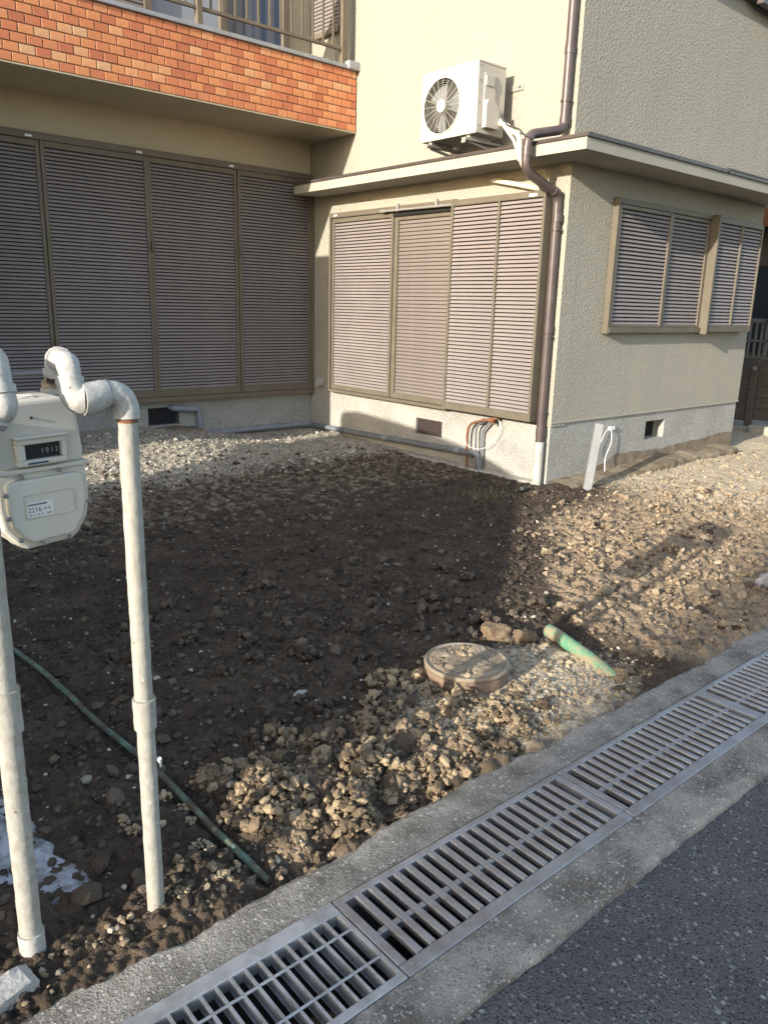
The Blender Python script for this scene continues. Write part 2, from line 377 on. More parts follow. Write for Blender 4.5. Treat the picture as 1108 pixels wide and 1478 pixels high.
# ================================================================== THE SETTING
# far sheet of ground
g = MB(); g.add([(-160, -160, -.32), (220, -160, -.32), (220, 220, -.32), (-160, 220, -.32)], [(0, 1, 2, 3)])
tag(g.build('terrain', 'soil'), kind='structure')
g = MB(); g.box(-60, 90, 13.5, 120, -.3, -.05); tag(g.build('terrain_beyond', 'soil'), kind='structure')
g = MB(); g.add([(-80, -9, -.022), (120, -9, -.022), (120, .88, -.022), (-80, .88, -.022)], [(0, 1, 2, 3)])
tag(g.build('road', 'asphalt'), kind='structure')

# dug soil: one sheet, finer close by
def soil_sheet():
    na, nr = 600, 660
    th = np.radians(np.linspace(2, 118, na)); r = 1.25*np.exp(np.linspace(0, math.log(13.2/1.25), nr))
    R_, T_ = np.meshgrid(r, th, indexing='ij'); x = (R_*np.cos(T_)).ravel(); y = (R_*np.sin(T_)).ravel()
    z = soil_h(x, y)
    z = np.where(y < 1.43, np.minimum(z, -.012)-.35*(1.43-y), z)
    ix = np.arange(nr*na).reshape(nr, na)
    q = np.stack([ix[:-1, :-1], ix[1:, :-1], ix[1:, 1:], ix[:-1, 1:]], -1).reshape(-1, 4)
    yc = y[q].mean(1); xc = x[q].mean(1)
    keep = (yc > 1.385) & (yc < 7.62) & ~((xc > 5.42) & (yc > 4.12) & (xc < 8.6)) & (xc > -3)
    keep |= (xc > 8.55) & (yc > 1.385)
    q = q[keep]
    used = np.unique(q); remap = np.full(nr*na, -1); remap[used] = np.arange(len(used)); q = remap[q]
    x, y, z = x[used], y[used], z[used]
    me = bpy.data.meshes.new('ground'); me.vertices.add(len(x)); me.loops.add(q.size); me.polygons.add(len(q))
    me.vertices.foreach_set('co', np.stack([x, y, z], 1).astype(np.float32).ravel())
    me.loops.foreach_set('vertex_index', q.astype(np.int32).ravel())
    me.polygons.foreach_set('loop_start', np.arange(0, q.size, 4, dtype=np.int32))
    me.update(calc_edges=True); me.polygons.foreach_set('use_smooth', np.ones(len(q), dtype=bool))
    rough, till_lit, pale, right, strip = soil_zones(x, y)
    for nm, val in (('mid', np.maximum(.45*rough, .95*till_lit)), ('tan', np.maximum(np.maximum(.9*pale, .8*right), .32*sst(3.4, 5.2, y))), ('gravel', .75*strip)):  # mid mask puts sunlight into the soil colour, darker between rough clods as shade
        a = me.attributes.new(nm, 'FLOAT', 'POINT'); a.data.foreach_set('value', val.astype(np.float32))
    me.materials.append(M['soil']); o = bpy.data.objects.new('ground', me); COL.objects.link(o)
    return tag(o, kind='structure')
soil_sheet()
g = MB(); g.box(-30, -.55, 1.2, 13.4, -.3, -.03); tag(g.build('neighbouring_plot', 'soil'), kind='structure')

# gutter: concrete aprons either side of an open trough
def ragged_apron(y_in, y_out, amp, seed, chip):
    xs = np.concatenate([np.arange(-12, -.2, .25), np.arange(-.2, 6, .012), np.arange(6, 14, .05), np.arange(14, 40, .5)])
    n = len(xs); yo = y_out+amp*2*fbm(xs, xs*0+1.7, 3.0, seed, 3)+amp*1.3*fbm(xs, xs*0+.3, 22, seed+4, 3)
    cz = -.004-chip*np.clip(fbm(xs, xs*0+5.1, 9, seed+8, 3)*3, 0, 1)
    sgn = 1 if y_out > y_in else -1
    rows = [(np.full(n, y_in), np.full(n, -.40)), (np.full(n, y_in), np.zeros(n)), (yo-sgn*.022-sgn*.03*np.abs(cz+.004)/max(chip, .001), 0*xs),
            (yo-sgn*.004, cz-.004), (yo+sgn*.008*0, cz-.05), (yo+sgn*.01, np.full(n, -.30))]
    v = []; f = []
    for yy, zz in rows: v += list(zip(xs, yy, zz))
    for k in range(len(rows)-1):
        for i in range(n-1): f.append((k*n+i, k*n+i+1, (k+1)*n+i+1, (k+1)*n+i))
    return MB().add(v, f)
a = ragged_apron(1.306, 1.447, .026, 61, .020); tag(a.build('kerb', 'concrete'), kind='structure')
a = ragged_apron(1.011, .866, .010, 71, .012); tag(a.build('road_kerb', 'concrete'), kind='structure')
g = MB(); g.box(-12, 40, 1.011, 1.035, -.42, -.035); g.box(-12, 40, 1.282, 1.306, -.42, -.035); g.box(-12, 40, 1.0, 1.32, -.5, -.42)
tag(g.build('gutter', 'trough'), kind='structure')

# ================================================================== HOUSE
XB, YC, YA = 5.32, 4.027, 7.526
house = thing('house', 'two storey cream stucco house with orange tiled balcony and closed brown shutters', 'house', (XB, YC, 0))
HB = lambda mb, n, m, p=None: mb.build(n, m, p or house)
XE = 8.65
HB(MB().box(-6, XB-.001, YA, YA+.18, .452, 7.0), 'wall', 'stucco_rear_lifted')
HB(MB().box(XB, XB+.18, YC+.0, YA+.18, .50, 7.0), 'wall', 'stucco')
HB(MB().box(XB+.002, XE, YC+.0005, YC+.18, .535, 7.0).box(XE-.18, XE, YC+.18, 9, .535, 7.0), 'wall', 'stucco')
# unseen one storey bay added under the balcony to shade the rear wall
HB(MB().box(-4.2, 1.25, 6.45, YA-.002, -.05, 3.12), 'shade_bay', 'stucco')
HB(MB().box(-6, XB, YA+.18, 9, 6.9, 7.0).box(XB+.18, XE, YC+.18, 9, 6.9, 7.0), 'roof', 'flash')
# foundations with vent openings
fa = MB(); FA = YA+.012
for (x0, x1, z0, z1) in ((-6, 3.32, -.3, .452), (3.66, XB, -.3, .452), (3.32, 3.66, -.3, .205), (3.32, 3.66, .385, .452)): fa.box(x0, x1, FA, FA+.15, z0, z1)
fA = HB(fa, 'foundation', 'foundation')
fb = MB(); FBx = XB+.010
for (y0, y1, z0, z1) in ((YC+.012, 5.33, -.3, .50), (5.70, YA+.02, -.3, .50), (5.33, 5.70, -.3, .222), (5.33, 5.70, .378, .50)): fb.box(FBx, FBx+.15, y0, y1, z0, z1)
fB = HB(fb, 'foundation', 'foundation')
fc = MB(); FC = YC+.012
for (x0, x1, z0, z1) in ((FBx+.15, 6.82, -.3, .533), (7.16, XE-.012, -.3, .533), (6.82, 7.16, -.3, .256), (6.82, 7.16, .435, .533)): fc.box(x0, x1, FC, FC+.15, z0, z1)
fc.box(XE-.162, XE-.012, FC+.15, 9, -.3, .533)
fC = HB(fc, 'foundation', 'foundation')
HB(MB().box(XB-.006, XE+.004, YC-.006, YC+.01, .523, .537), 'drip_trim', 'stucco_smooth')
# vent grilles
v = MB().box(3.32, 3.66, FA+.09, FA+.10, .205, .385); vA = HB(v, 'vent', 'dark_gap', fA)
b = MB()
for i in range(15): b.box(3.332+i*.0226, 3.340+i*.0226, FA+.02, FA+.028, .205, .385)
HB(b, 'vent_bars', 'cable_dark', fA)
v = MB().box(FBx+.03, FBx+.04, 5.33, 5.70, .222, .378); HB(v, 'vent', 'rust', fB)
b = MB()
for i in range(18): b.box(FBx+.018, FBx+.026, 5.338+i*.0204, 5.344+i*.0204, .222, .378)
for i in range(5): b.box(FBx+.020, FBx+.024, 5.33, 5.70, .240+i*.03, .244+i*.03)
HB(b, 'vent_bars', 'cable_dark', fB)
v = MB().box(6.82, 7.16, FC+.12, FC+.13, .256, .435); HB(v, 'vent', 'dark_gap', fC)
# old soil mark along the side foundation, a little proud of it
ms = MB(); xs = np.linspace(6.0, 8.63, 90); top = .17-.03*np.sin(xs*2)+.05*fbm(xs, xs*0, 3, 90)+.02*fbm(xs, xs*0, 14, 91)-.10*sst(6.5, 6.0, xs)
vv = [(x, FC-.004-.006*abs(math.sin(x*31)), -.1) for x in xs]+[(x, FC-.002, z) for x, z in zip(xs, top)]
ms.add(vv, [(i, i+1, 90+i+1, 90+i) for i in range(89)]); HB(ms, 'soil_stain', 'mud_stain', fC)

# ---- eave canopy
EX, EY, EZ = 4.97, 3.65, 2.572
ev = MB().box(EX, XB-.002, YC-.002, 7.33, EZ, EZ+.080).box(EX, 8.95, EY, YC-.002, EZ, EZ+.080)
eave = HB(ev, 'canopy', 'stucco_smooth')
fl = MB(); fl.box(EX-.012, EX+.03, EY-.012, 7.34, EZ+.081, EZ+.108, .003); fl.box(EX-.0, 7.02, EY-.014, EY+.03, EZ+.0812, EZ+.112, .003); fl.box(7.06, 8.96, EY-.014, EY+.03, EZ+.0812, EZ+.110, .003)
fl.add([(EX, EY, EZ+.100), (8.95, EY, EZ+.100), (8.95, YC, EZ+.165), (XB, YC, EZ+.165)], [(0, 1, 2, 3)])
fl.add([(EX, EY, EZ+.100), (XB, YC, EZ+.165), (XB, 7.33, EZ+.165), (EX, 7.33, EZ+.100)], [(0, 1, 2, 3)])
fl.box(7.0, 8.96, EY-.022, EY-.008, EZ+.112, EZ+.122)
HB(fl, 'flashing', 'flash', eave)
# small projecting band high on the side wall
HB(MB().box(6.45, 9.2, YC-.075, YC, 4.235, 4.40, .004).box(7.75, 9.2, YC-.14, YC-.075, 4.20, 4.41, .004), 'hood', 'flash')

# ---- balcony
BY = 6.740
bal = HB(MB().box(-5, XB-.002, BY, BY+.14, 3.142, 3.692).box(-5, XB-.002, BY+.14, YA-.001, 3.142, 3.27), 'balcony', 'mortar')
HB(MB().box(-5, XB-.003, BY-.010, YA-.001, 3.130, 3.141), 'soffit', 'soffit', bal)
HB(MB().box(-5, XB+.03, BY-.035, BY+.16, 3.693, 3.728, .004).box(XB-.14, XB+.045, BY-.06, BY+.17, 3.690, 3.765, .006), 'coping', 'coping', bal)
PX, PZ = .1165, .0688
tm = []
for k in range(3):
    t = MB().box(-.0545, .0545, -.012, 0, -.0305, .0305, .0025); tm.append(t.mesh('tile', 'tile'))
rest = MB(); nt_ = 0
for r_ in range(8):
    z = 3.1415+.0335+r_*PZ; off = (r_ % 2)*.5
    x = XB-.012-.0545-off*PX
    if off: 
        hm = MB().box(-.024, .024, -.012, 0, -.0305, .0305, .0025).mesh('tile', 'tile'); piece('tile', hm, bal, (XB-.036, BY-.001, z))
    while x > -4.9:
        if x > 1.82+.1*r_*.0:
            piece('tile', tm[random.randrange(3)], bal, (x+random.uniform(-.001, .001), BY-.0005-random.uniform(0, .0022), z)); nt_ += 1
        else:
            rest.box(x-.0545, x+.0545, BY-.012, BY-.0005, z-.0305, z+.0305)
        x -= PX
tag(HB(rest, 'tiles', 'tile_run', bal), kind='stuff')
# railing
RY = BY+.03
HB(MB().box(-5, 5.2, RY-.016, RY+.016, 3.855, 3.883, .003).box(-5, 5.2, RY-.02, RY+.02, 4.75, 4.80, .003), 'rail', 'frame', bal)
pm = MB().box(-.027, .027, -.027, .027, 0, 1.05, .003).mesh('rail_post', 'frame')
for x in (5.17, 3.62, 2.07, .52): piece('rail_post', pm, bal, (x, RY, 3.729))
bmh = MB().box(-.008, .008, -.008, .008, 0, .868).mesh('baluster', 'frame_pale')
for x0 in (3.62, 2.07, .52):
    for i in range(1, 13): piece('baluster', bmh, bal, (x0+i*1.55/13, RY, 3.883))
# window behind the balcony
wy = YA-.02
wf = HB(MB().box(2.2, 5.0, wy-.06, wy+.015, 3.46, 3.52, .003).box(4.93, 5.0, wy-.06, wy+.015, 3.52, 5.2).box(4.22, 4.29, wy-.05, wy+.015, 3.52, 5.2).box(3.45, 3.52, wy-.06, wy+.015, 3.52, 5.2).box(2.2, 2.26, wy-.06, wy+.015, 3.52, 5.2), 'window', 'frame')
HB(MB().box(4.29, 4.93, wy-.012, wy, 3.52, 5.2), 'pane', 'glass_blue', wf)
HB(MB().box(3.52, 4.22, wy-.006, wy+.004, 3.52, 5.2), 'pane', 'curtain', wf)
sb = MB()
for i in range(48): sb.box(2.26, 3.45, wy-.04+.008*(i % 1), wy-.022, 3.53+i*.035, 3.553+i*.035)
sb.box(2.26, 3.45, wy-.02, wy-.012, 3.52, 5.2)
HB(sb, 'louvres', 'slat', wf)
# shuttered upper window in the wall facing left
uw = HB(MB().box(XB-.05, XB, 6.95, 7.45, 4.10, 4.15, .003).box(XB-.05, XB, 6.93, 6.98, 4.10, 5.2), 'window', 'frame')
sb = MB()
for i in range(30): sb.box(XB-.035, XB-.012, 6.98, 7.45, 4.155+i*.035, 4.18+i*.035)
sb.box(XB-.012, XB-.001, 6.98, 7.45, 4.15, 5.2); HB(sb, 'louvres', 'slat', uw)
# floor of the balcony
HB(MB().box(-5, XB-.003, BY+.14, YA-.002, 3.271, 3.29), 'balcony_floor', 'coping', bal)

# ---- shutters: each leaf is a part, each slat a sub-part
SLAT_PROF = [(0, .0), (.015, -.002), (.0185, .0015), (.0180, .006), (.0125, .0185), (.006, .0290), (0, .0295)]   # (out, up)
def slat_mesh(w, pitch, axis, m, name='slat', flat=1.0):
    k = pitch/.035; pr = [(a*flat, b*k*(.85 if flat == 1 else .95)) for a, b in SLAT_PROF]
    mb = MB()
    if axis == 'x': mb.prism([(-a, b) for a, b in pr], (0, w), 'x')     # faces -Y, runs along X
    else:
        mb.prism([(-a, b) for a, b in pr], (0, w), 'y')                  # faces -X, runs along Y
    return mb.mesh(name, m)
def leaf(name, axis, a0, a1, z0, z1, face, pitch, stile=.034, m='slat', fm='frame', sname='slat', joined=None, bottom=.05, topr=.035, flat=1.0):
    """A louvred leaf facing -Y (axis x) or -X (axis y); face is the coordinate of its front."""
    def B(mb, u0, u1, d0, d1, z0, z1, c=.003):
        return mb.box(u0, u1, face+d0, face+d1, z0, z1, c) if axis == 'x' else mb.box(face+d0, face+d1, u0, u1, z0, z1, c)
    fr = MB()
    B(fr, a0, a0+stile, 0, .03, z0, z1); B(fr, a1-stile, a1, 0, .03, z0, z1)
    B(fr, a0+stile, a1-stile, .001, .03, z0, z0+bottom); B(fr, a0+stile, a1-stile, .001, .03, z1-topr, z1)
    o = HB(fr, name, fm)
    bk = MB(); B(bk, a0+.005, a1-.005, .026, .034, z0+.01, z1-.01, 0); HB(bk, 'backing', 'dark_gap', o)
    n = int((z1-topr-z0-bottom)/pitch); pit = (z1-topr-z0-bottom)/n
    w = a1-a0-2*stile-.002
    sm = slat_mesh(w, pit, axis, m, sname, flat)
    for i in range(n):
        zz = z0+bottom+i*pit+.002
        loc = (a0+stile+.001, face+.026, zz) if axis == 'x' else (face+.026, a0+stile+.001, zz)
        if joined is None: piece(sname, sm, o, loc)
        else: joined.add([(p.co.x+loc[0], p.co.y+loc[1], p.co.z+loc[2]) for p in sm.vertices], [tuple(f.vertices) for f in sm.polygons])
    return o
far_slats = MB()
# rear wall: four leaves
FAy = YA-.055
tr = HB(MB().box(1.40, 5.30, YA-.075, YA-.001, 2.755, 2.815, .004).box(1.40, 5.30, YA-.085, YA-.001, .452, .50, .004).box(5.285, 5.318, YA-.08, YA-.001, .50, 2.755, .003), 'shutter_frame', 'frame')
for i, (x0, x1) in enumerate(((1.46, 2.436), (2.44, 3.405), (3.409, 4.366), (4.37, 5.283))):
    leaf('storm_shutter', 'x', x0, x1, .502, 2.753, FAy-(.012 if i % 2 else 0), .0313, joined=far_slats if i == 0 else None, bottom=.075, topr=.05)
st = MB()
for x in (2.32, 3.30, 4.27): st.box(x, x+.055, YA-.079, YA-.075, 2.768, 2.785)
HB(st, 'sticker', 'white_sticker', tr)
lt = MB()
for x in (3.385, 4.345):
    lt.box(x-.006, x+.014, FAy-.020, FAy-.001, 1.9, 2.0, .002); lt.box(x+.03, x+.05, FAy-.020, FAy-.001, 1.9, 2.0, .002)
tag(HB(lt, 'latches', 'frame_pale', tr), kind='stuff')
# wall facing left: two leaves and a box that houses them
FBf = XB-.058
tr = HB(MB().box(XB-.08, XB-.001, 5.20, 7.07, 2.335, 2.385, .004).box(XB-.085, XB-.001, 5.20, 7.07, .512, .545, .004).box(XB-.08, XB-.001, 7.045, 7.07, .545, 2.335, .003), 'shutter_frame', 'frame_pale')
leaf('storm_shutter', 'y', 6.055, 7.043, .547, 2.333, FBf, .0310, joined=far_slats, fm='frame_pale', topr=.045, bottom=.045)
leaf('storm_shutter', 'y', 5.18, 6.05, .547, 2.290, FBf+.012, .0352, m='slat_mid', fm='frame_pale', stile=.055, flat=.6)
HB(MB().box(FBf-.01, FBf+.03, 5.20, 6.05, 2.291, 2.333), 'gap', 'dark_gap', tr)
tag(HB(far_slats, 'slats', 'slat'), kind='stuff')
hr = MB().tube([(XB-.10, 6.12, 2.345), (XB-.105, 5.21, 2.335)], .011, 8); hr.tube([(XB-.10, 6.20, 2.345), (XB-.10, 6.12, 2.345)], .016, 8)
for y in (5.95, 5.42): hr.box(XB-.11, XB-.08, y-.012, y+.012, 2.33, 2.40, .002)
HB(hr, 'pole_holder', 'bracket', tr)
st = MB().box(XB-.0845, XB-.0802, 6.93, 6.985, 2.352, 2.366); HB(st, 'sticker', 'white_sticker', tr)
def louvre_box(axis, a0, a1, z0, z1, face, depth, pitch, m, fm, mid):
    """Shutter box: closed louvred box with a middle bar, facing -Y (x) or -X (y)."""
    def B(mb, u0, u1, d0, d1, z0, z1, c=.003):
        return mb.box(u0, u1, face+d0, face+d1, z0, z1, c) if axis == 'x' else mb.box(face+d0, face+d1, u0, u1, z0, z1, c)
    fr = MB(); s = .026
    B(fr, a0, a0+s, 0, depth, z0, z1); B(fr, a1-s, a1, 0, depth, z0, z1)
    B(fr, a0+s, a1-s, .001, depth, z0, z0+.065); B(fr, a0+s, a1-s, .001, depth, z1-.05, z1)
    o = HB(fr, 'shutter_box', fm)
    bk = MB(); B(bk, a0+.01, a1-.01, .026, .034, z0+.02, z1-.02, 0); HB(bk, 'backing', 'dark_gap', o)
    mbz = MB(); B(mbz, mid-.012, mid+.012, -.004, .02, z0+.066, z1-.051); HB(mbz, 'middle_bar', 'frame_pale', o)
    for u0, u1 in ((a0+s, mid-.012), (mid+.012, a1-s)):
        n = int((z1-.05-z0-.065)/pitch); pit = (z1-.05-z0-.065)/n
        sm = slat_mesh(u1-u0-.002, pit, axis, m, 'louvre')
        for i in range(n):
            zz = z0+.065+i*pit+.002
            piece('louvre', sm, o, (u0+.001, face+.027, zz) if axis == 'x' else (face+.027, u0+.001, zz))
    return o
bx = louvre_box('y', 4.145, 5.185, .537, 2.365, 5.175, .144, .0326, 'slat', 'frame_pale', 4.625)
HB(MB().box(5.1715, 5.1745, 4.23, 4.31, 2.325, 2.345), 'sticker', 'white_sticker', bx)
# side wall: two leaves and a box
FCf = YC-.055
tr = HB(MB().box(5.935, 7.50, YC-.060, YC-.001, 2.325, 2.37, .004).box(5.935, 7.50, YC-.066, YC-.001, 1.275, 1.325, .004).box(5.918, 5.946, YC-.058, YC-.001, 1.268, 2.375, .004), 'shutter_frame', 'frame_pale')
leaf('storm_shutter', 'x', 5.948, 6.775, 1.327, 2.323, FCf, .0325, bottom=.02, topr=.03, stile=.03)
leaf('storm_shutter', 'x', 6.78, 7.498, 1.327, 2.323, FCf+.012, .0325, bottom=.02, topr=.03, stile=.045)
bx = louvre_box('x', 7.53, 8.45, 1.285, 2.355, YC-.115, .114, .0325, 'slat', 'frame_pale', 8.0)
HB(MB().box(7.500, 7.529, YC-.125, YC-.005, 1.262, 2.370, .004), 'stile', 'frame_pale', bx)

# ---- downpipe
PXw = XB-.052
dp_pts = bend([(PXw, 4.092, 7.0), (PXw, 4.092, 2.80), (4.895, 4.125, 2.715), (4.895, 4.135, 2.47), (PXw+.0, 4.098, 2.33), (PXw, 4.092, .36)], .07, 6)
dp = HB(MB().tube(dp_pts, .036, 14), 'downpipe', 'brown_pvc')
for c, d in (((PXw, 4.092, 2.86), (0, 0, 1)), ((PXw, 4.092, 3.35), (0, 0, 1)), ((4.895, 4.13, 2.60), (0, 0, 1)), ((PXw, 4.092, 2.16), (0, 0, 1)), ((PXw, 4.092, 1.30), (0, 0, 1)), ((PXw, 4.092, .45), (0, 0, 1)), ((PXw-.04, 4.098, 2.345), (1, 0, -.4))):
    c = Vector(c); d = Vector(d).normalized(); HB(MB().tube([c-d*.03, c+d*.03], .0405, 14), 'coupling', 'brown_pvc', dp)
for z in (3.0, 2.07, 1.24, .62): HB(MB().tube([(PXw, 4.092, z-.008), (PXw, 4.092, z+.008)], .043, 14).box(PXw, XB-.001, 4.084, 4.10, z-.008, z+.008), 'bracket', 'flash', dp)
HB(MB().tube([(PXw, 4.092, .37), (PXw, 4.092, -.05)], .041, 14), 'sleeve', 'pale_pvc', dp)

# small socket box low on the wall
sk = thing('outdoor_socket', 'small grey weatherproof socket box low in the wall corner', 'socket', (XB-.03, 7.29, .55))
MB().box(XB-.03, XB-.001, 7.25, 7.33, .545, .645, .004).build('back_plate', 'pale_pvc', sk)
MB().prism([(XB-.075, .56), (XB-.031, .56), (XB-.031, .64), (XB-.05, .64)], (7.26, 7.32), 'y').build('cover', 'pale_pvc', sk)

# ================================================================== AIR CONDITIONER
AX, AXB, AY0, AY1, AZ0, AZ1 = 4.885, 5.20, 4.655, 5.295, 2.805, 3.305
ac = thing('air_conditioner', 'white air conditioner outdoor unit with round fan grille on wall brackets', 'air conditioner', (5.04, 4.97, 2.70))
body = MB()
ay, az, ar = 5.055, 3.050, .207
N = 48
ring = [(AX, ay+ar*math.cos(2*math.pi*k/N), az+ar*math.sin(2*math.pi*k/N)) for k in range(N)]
def sq(k):
    a = 2*math.pi*k/N; c, s_ = math.cos(a), math.sin(a); 
    ty = ((AY1-ay) if c > 0 else (ay-AY0))/max(abs(c), 1e-6); tz = ((AZ1-az) if s_ > 0 else (az-AZ0))/max(abs(s_), 1e-6); t = min(ty, tz)
    return (AX, ay+c*t, az+s_*t)
outr = [sq(k) for k in range(N)]
corners = [(AX, AY1, AZ1), (AX, AY0, AZ1), (AX, AY0, AZ0), (AX, AY1, AZ0)]
body.add(ring+outr, [(k, (k+1) % N, N+(k+1) % N, N+k) for k in range(N)])
# fill the four corner triangles
for c in corners:
    best = sorted(range(N), key=lambda k: (outr[k][1]-c[1])**2+(outr[k][2]-c[2])**2)
    k = min((k for k in range(N) if (abs(outr[k][1]-c[1]) < 1e-6) != (abs(outr[(k+1) % N][1]-c[1]) < 1e-6) and (abs(outr[(k+1) % N][2]-c[2]) < 1e-6 or abs(outr[k][2]-c[2]) < 1e-6)), default=None)
    if k is not None: body.add([outr[k], c, outr[(k+1) % N]], [(0, 1, 2)])
body.box(AX+.001, AXB, AY0, AY0+.004, AZ0, AZ1).box(AX+.001, AXB, AY1-.004, AY1, AZ0, AZ1).box(AX-.004, AXB, AY0-.004, AY1+.004, AZ1, AZ1+.018, .004).box(AX+.001, AXB, AY0+.004, AY1-.004, AZ0-.004, AZ0)
body.box(AXB-.004, AXB, AY0+.004, AY1-.004, AZ0, AZ1)
body.box(AX+.01, AX+.30, 4.80, 4.805, AZ0, AZ1)
body.build('casing', 'ac_white', ac)
wl = MB(); wl.tube([(AX+.001, ay, az), (AX+.09, ay, az)], ar, N, caps=False); wl.lathe([(ar, 0), (ar*.98, .001)], (AX+.09, ay, az), N, Matrix.Rotation(math.pi/2, 4, 'Y')); wl.build('fan_recess', 'ac_dark', ac)
fan = MB().lathe([(.05, 0), (.05, .03)], (AX+.045, ay, az), 16, Matrix.Rotation(math.pi/2, 4, 'Y'))
for k in range(3):
    a0 = k*2*math.pi/3+.4; v = []
    for i in range(7):
        a = a0+i*.17
        for rr, dx in ((.05, .02*i/6), (.19, .05*i/6)): v.append((AX+.04+dx, ay+rr*math.cos(a), az+rr*math.sin(a)))
    fan.add(v, [(2*i, 2*i+1, 2*i+3, 2*i+2) for i in range(6)])
fan.build('fan', 'grey_dark_pvc', ac)
gr = MB()
for k in range(20):
    a = 2*math.pi*k/20+.05; c, s_ = math.cos(a), math.sin(a)
    gr.tube([(AX-.006, ay+.055*c, az+.055*s_), (AX-.006, ay+(ar+.002)*c, az+(ar+.002)*s_)], .0017, 5)
for j in range(9):
    rr = .066+j*.0155; gr.tube([(AX-.003, ay+rr*math.cos(2*math.pi*k/40), az+rr*math.sin(2*math.pi*k/40)) for k in range(41)], .0011, 4, caps=False)
gr.tube([(AX-.003, ay+(ar+.004)*math.cos(2*math.pi*k/40), az+(ar+.004)*math.sin(2*math.pi*k/40)) for k in range(41)], .006, 6, caps=False)
gr.build('grille', 'ac_white', ac)
MB().lathe([(.052, 0), (.052, .006), (.047, .010)], (AX-.004, ay, az), 24, Matrix.Rotation(-math.pi/2, 4, 'Y')).build('hub_cap', 'ac_white', ac)
ln = MB()
for z in (3.225, 3.125, 3.02, 2.90, 2.865): ln.box(AX-.0045, AX-.0005, 4.69, 4.81, z, z+.007, .001)
ln.build('panel_ribs', 'ac_white', ac)
MB().box(AX-.0035, AX-.0008, 4.735, 4.79, 3.14, 3.205).build('label_plate', 'ac_label', ac)
sc = MB().box(AX+.06, AX+.19, AY0-.012, AY0-.001, 2.84, 3.24, .004)
sc.prism([(AX+.05, 2.84), (AX+.20, 2.84), (AX+.20, 2.98), (AX+.15, 3.04), (AX+.07, 3.04), (AX+.05, 3.0)], (AY0-.055, AY0-.0125), 'y')
sc.build('valve_cover', 'ac_white', ac)
MB().box(AX+.075, AX+.165, AY0-.02, AY0-.0125, 3.15, 3.22).build('handle_recess', 'ac_label', ac)
sw = MB()
for z in (2.86, 3.02, 3.18, 3.285): sw.lathe([(.006, 0), (.006, .004)], (AX+.022, AY0-.001, z), 8, Matrix.Rotation(math.pi/2, 4, 'X'))
sw.build('screw', 'steel', ac)
for y in (4.76, 5.20):
    ft = MB()
    ft.box(AX-.03, XB-.001, y-.022, y+.022, 2.755, 2.775, .002); ft.box(AX-.03, AX-.027, y-.022, y+.022, 2.735, 2.755)
    ft.tube([(AX+.03, y, 2.75), (XB-.01, y, 2.70)], .012, 6)
    ft.box(AX+.02, AX+.28, y-.018, y+.018, 2.774, 2.80, .002)
    ft.build('wall_bracket', 'bracket', ac)
ar_ = MB().box(XB-.012, XB-.002, 4.565, AY0+.05, 3.165, 3.215, .002); ar_.lathe([(.014, 0), (.014, .01), (.008, .018)], (XB-.013, 4.595, 3.195), 10, Matrix.Rotation(-math.pi/2, 4, 'Y'))
ar_.build('wall_strap', 'bracket', ac)
# pipes
rp = thing('refrigerant_pipe', 'cream taped air conditioner pipe bundle looping over the canopy edge', 'pipe', (4.92, 4.22, 2.66))
pp = bend([(5.13, 4.66, 2.90), (5.06, 4.50, 2.86), (4.93, 4.24, 2.72), (4.905, 4.20, 2.60), (4.93, 4.20, 2.52), (5.12, 4.19, 2.42), (XB-.045, 4.26, 2.385), (XB-.045, 4.50, 2.44), (XB-.045, 4.78, 2.50), (XB-.001, 4.84, 2.505)], .06, 5)
MB().tube(pp, .020, 10).build('pipe_run', 'cream_tape', rp)
MB().tube(bend([(5.12, 4.63, 2.93), (5.03, 4.48, 2.83), (4.925, 4.29, 2.70), (4.91, 4.235, 2.62), (4.93, 4.23, 2.55)], .04), .013, 8).tube(bend([(5.14, 4.60, 2.86), (5.08, 4.40, 2.80), (4.95, 4.20, 2.735), (4.88, 4.165, 2.70)], .04), .010, 8).build('branch_pipe', 'cream_tape', rp)
MB().tube(bend([(5.14, 4.62, 2.96), (5.0, 4.44, 2.84), (4.87, 4.20, 2.76), (4.85, 4.12, 2.70), (4.9, 4.07, 2.68)], .05), .006, 6).build('cable', 'cable_dark', rp)

# ================================================================== SMALL THINGS ALONG THE WALL
cd = thing('conduit_pipe', 'long grey conduit along the base of the shuttered wall below the small vent', 'pipe', (XB-.06, 5.2, .1))
MB().tube(bend([(XB-.035, 7.44, .085), (XB-.04, 6.70, .10), (XB-.045, 4.80, .150), (XB-.045, 4.745, -.05)], .03), .030, 10).build('pipe_run', 'grey_dark_pvc', cd)
for y in (6.9, 6.1, 5.05): MB().tube([(XB-.042, y-.03, .1+(6.7-y)*.026), (XB-.042, y+.03, .1+(6.7-y)*.026)], .034, 10).build('coupling', 'grey_pvc', cd)
cd = thing('conduit_pipe', 'grey conduit stepping down from the dark vent along the rear wall base', 'pipe', (3.9, YA-.06, .1))
MB().tube(bend([(3.56, YA+.02, .385), (3.58, YA-.045, .375), (3.86, YA-.045, .35), (3.87, YA-.045, .085), (5.27, YA-.045, .095)], .045), .030, 10).build('pipe_run', 'grey_pvc', cd)
for x in (4.6, 5.2): MB().tube([(x-.03, YA-.045, .092), (x+.03, YA-.045, .092)], .034, 10).build('coupling', 'grey_pvc', cd)
MB().tube([(3.70, YA-.045, .366), (3.76, YA-.045, .36)], .034, 10).build('coupling', 'grey_pvc', cd)
ru = thing('rusty_pipe', 'thin rusty pipe rising from the soil and bending under the shutter box', 'pipe', (XB-.06, 4.92, 0))
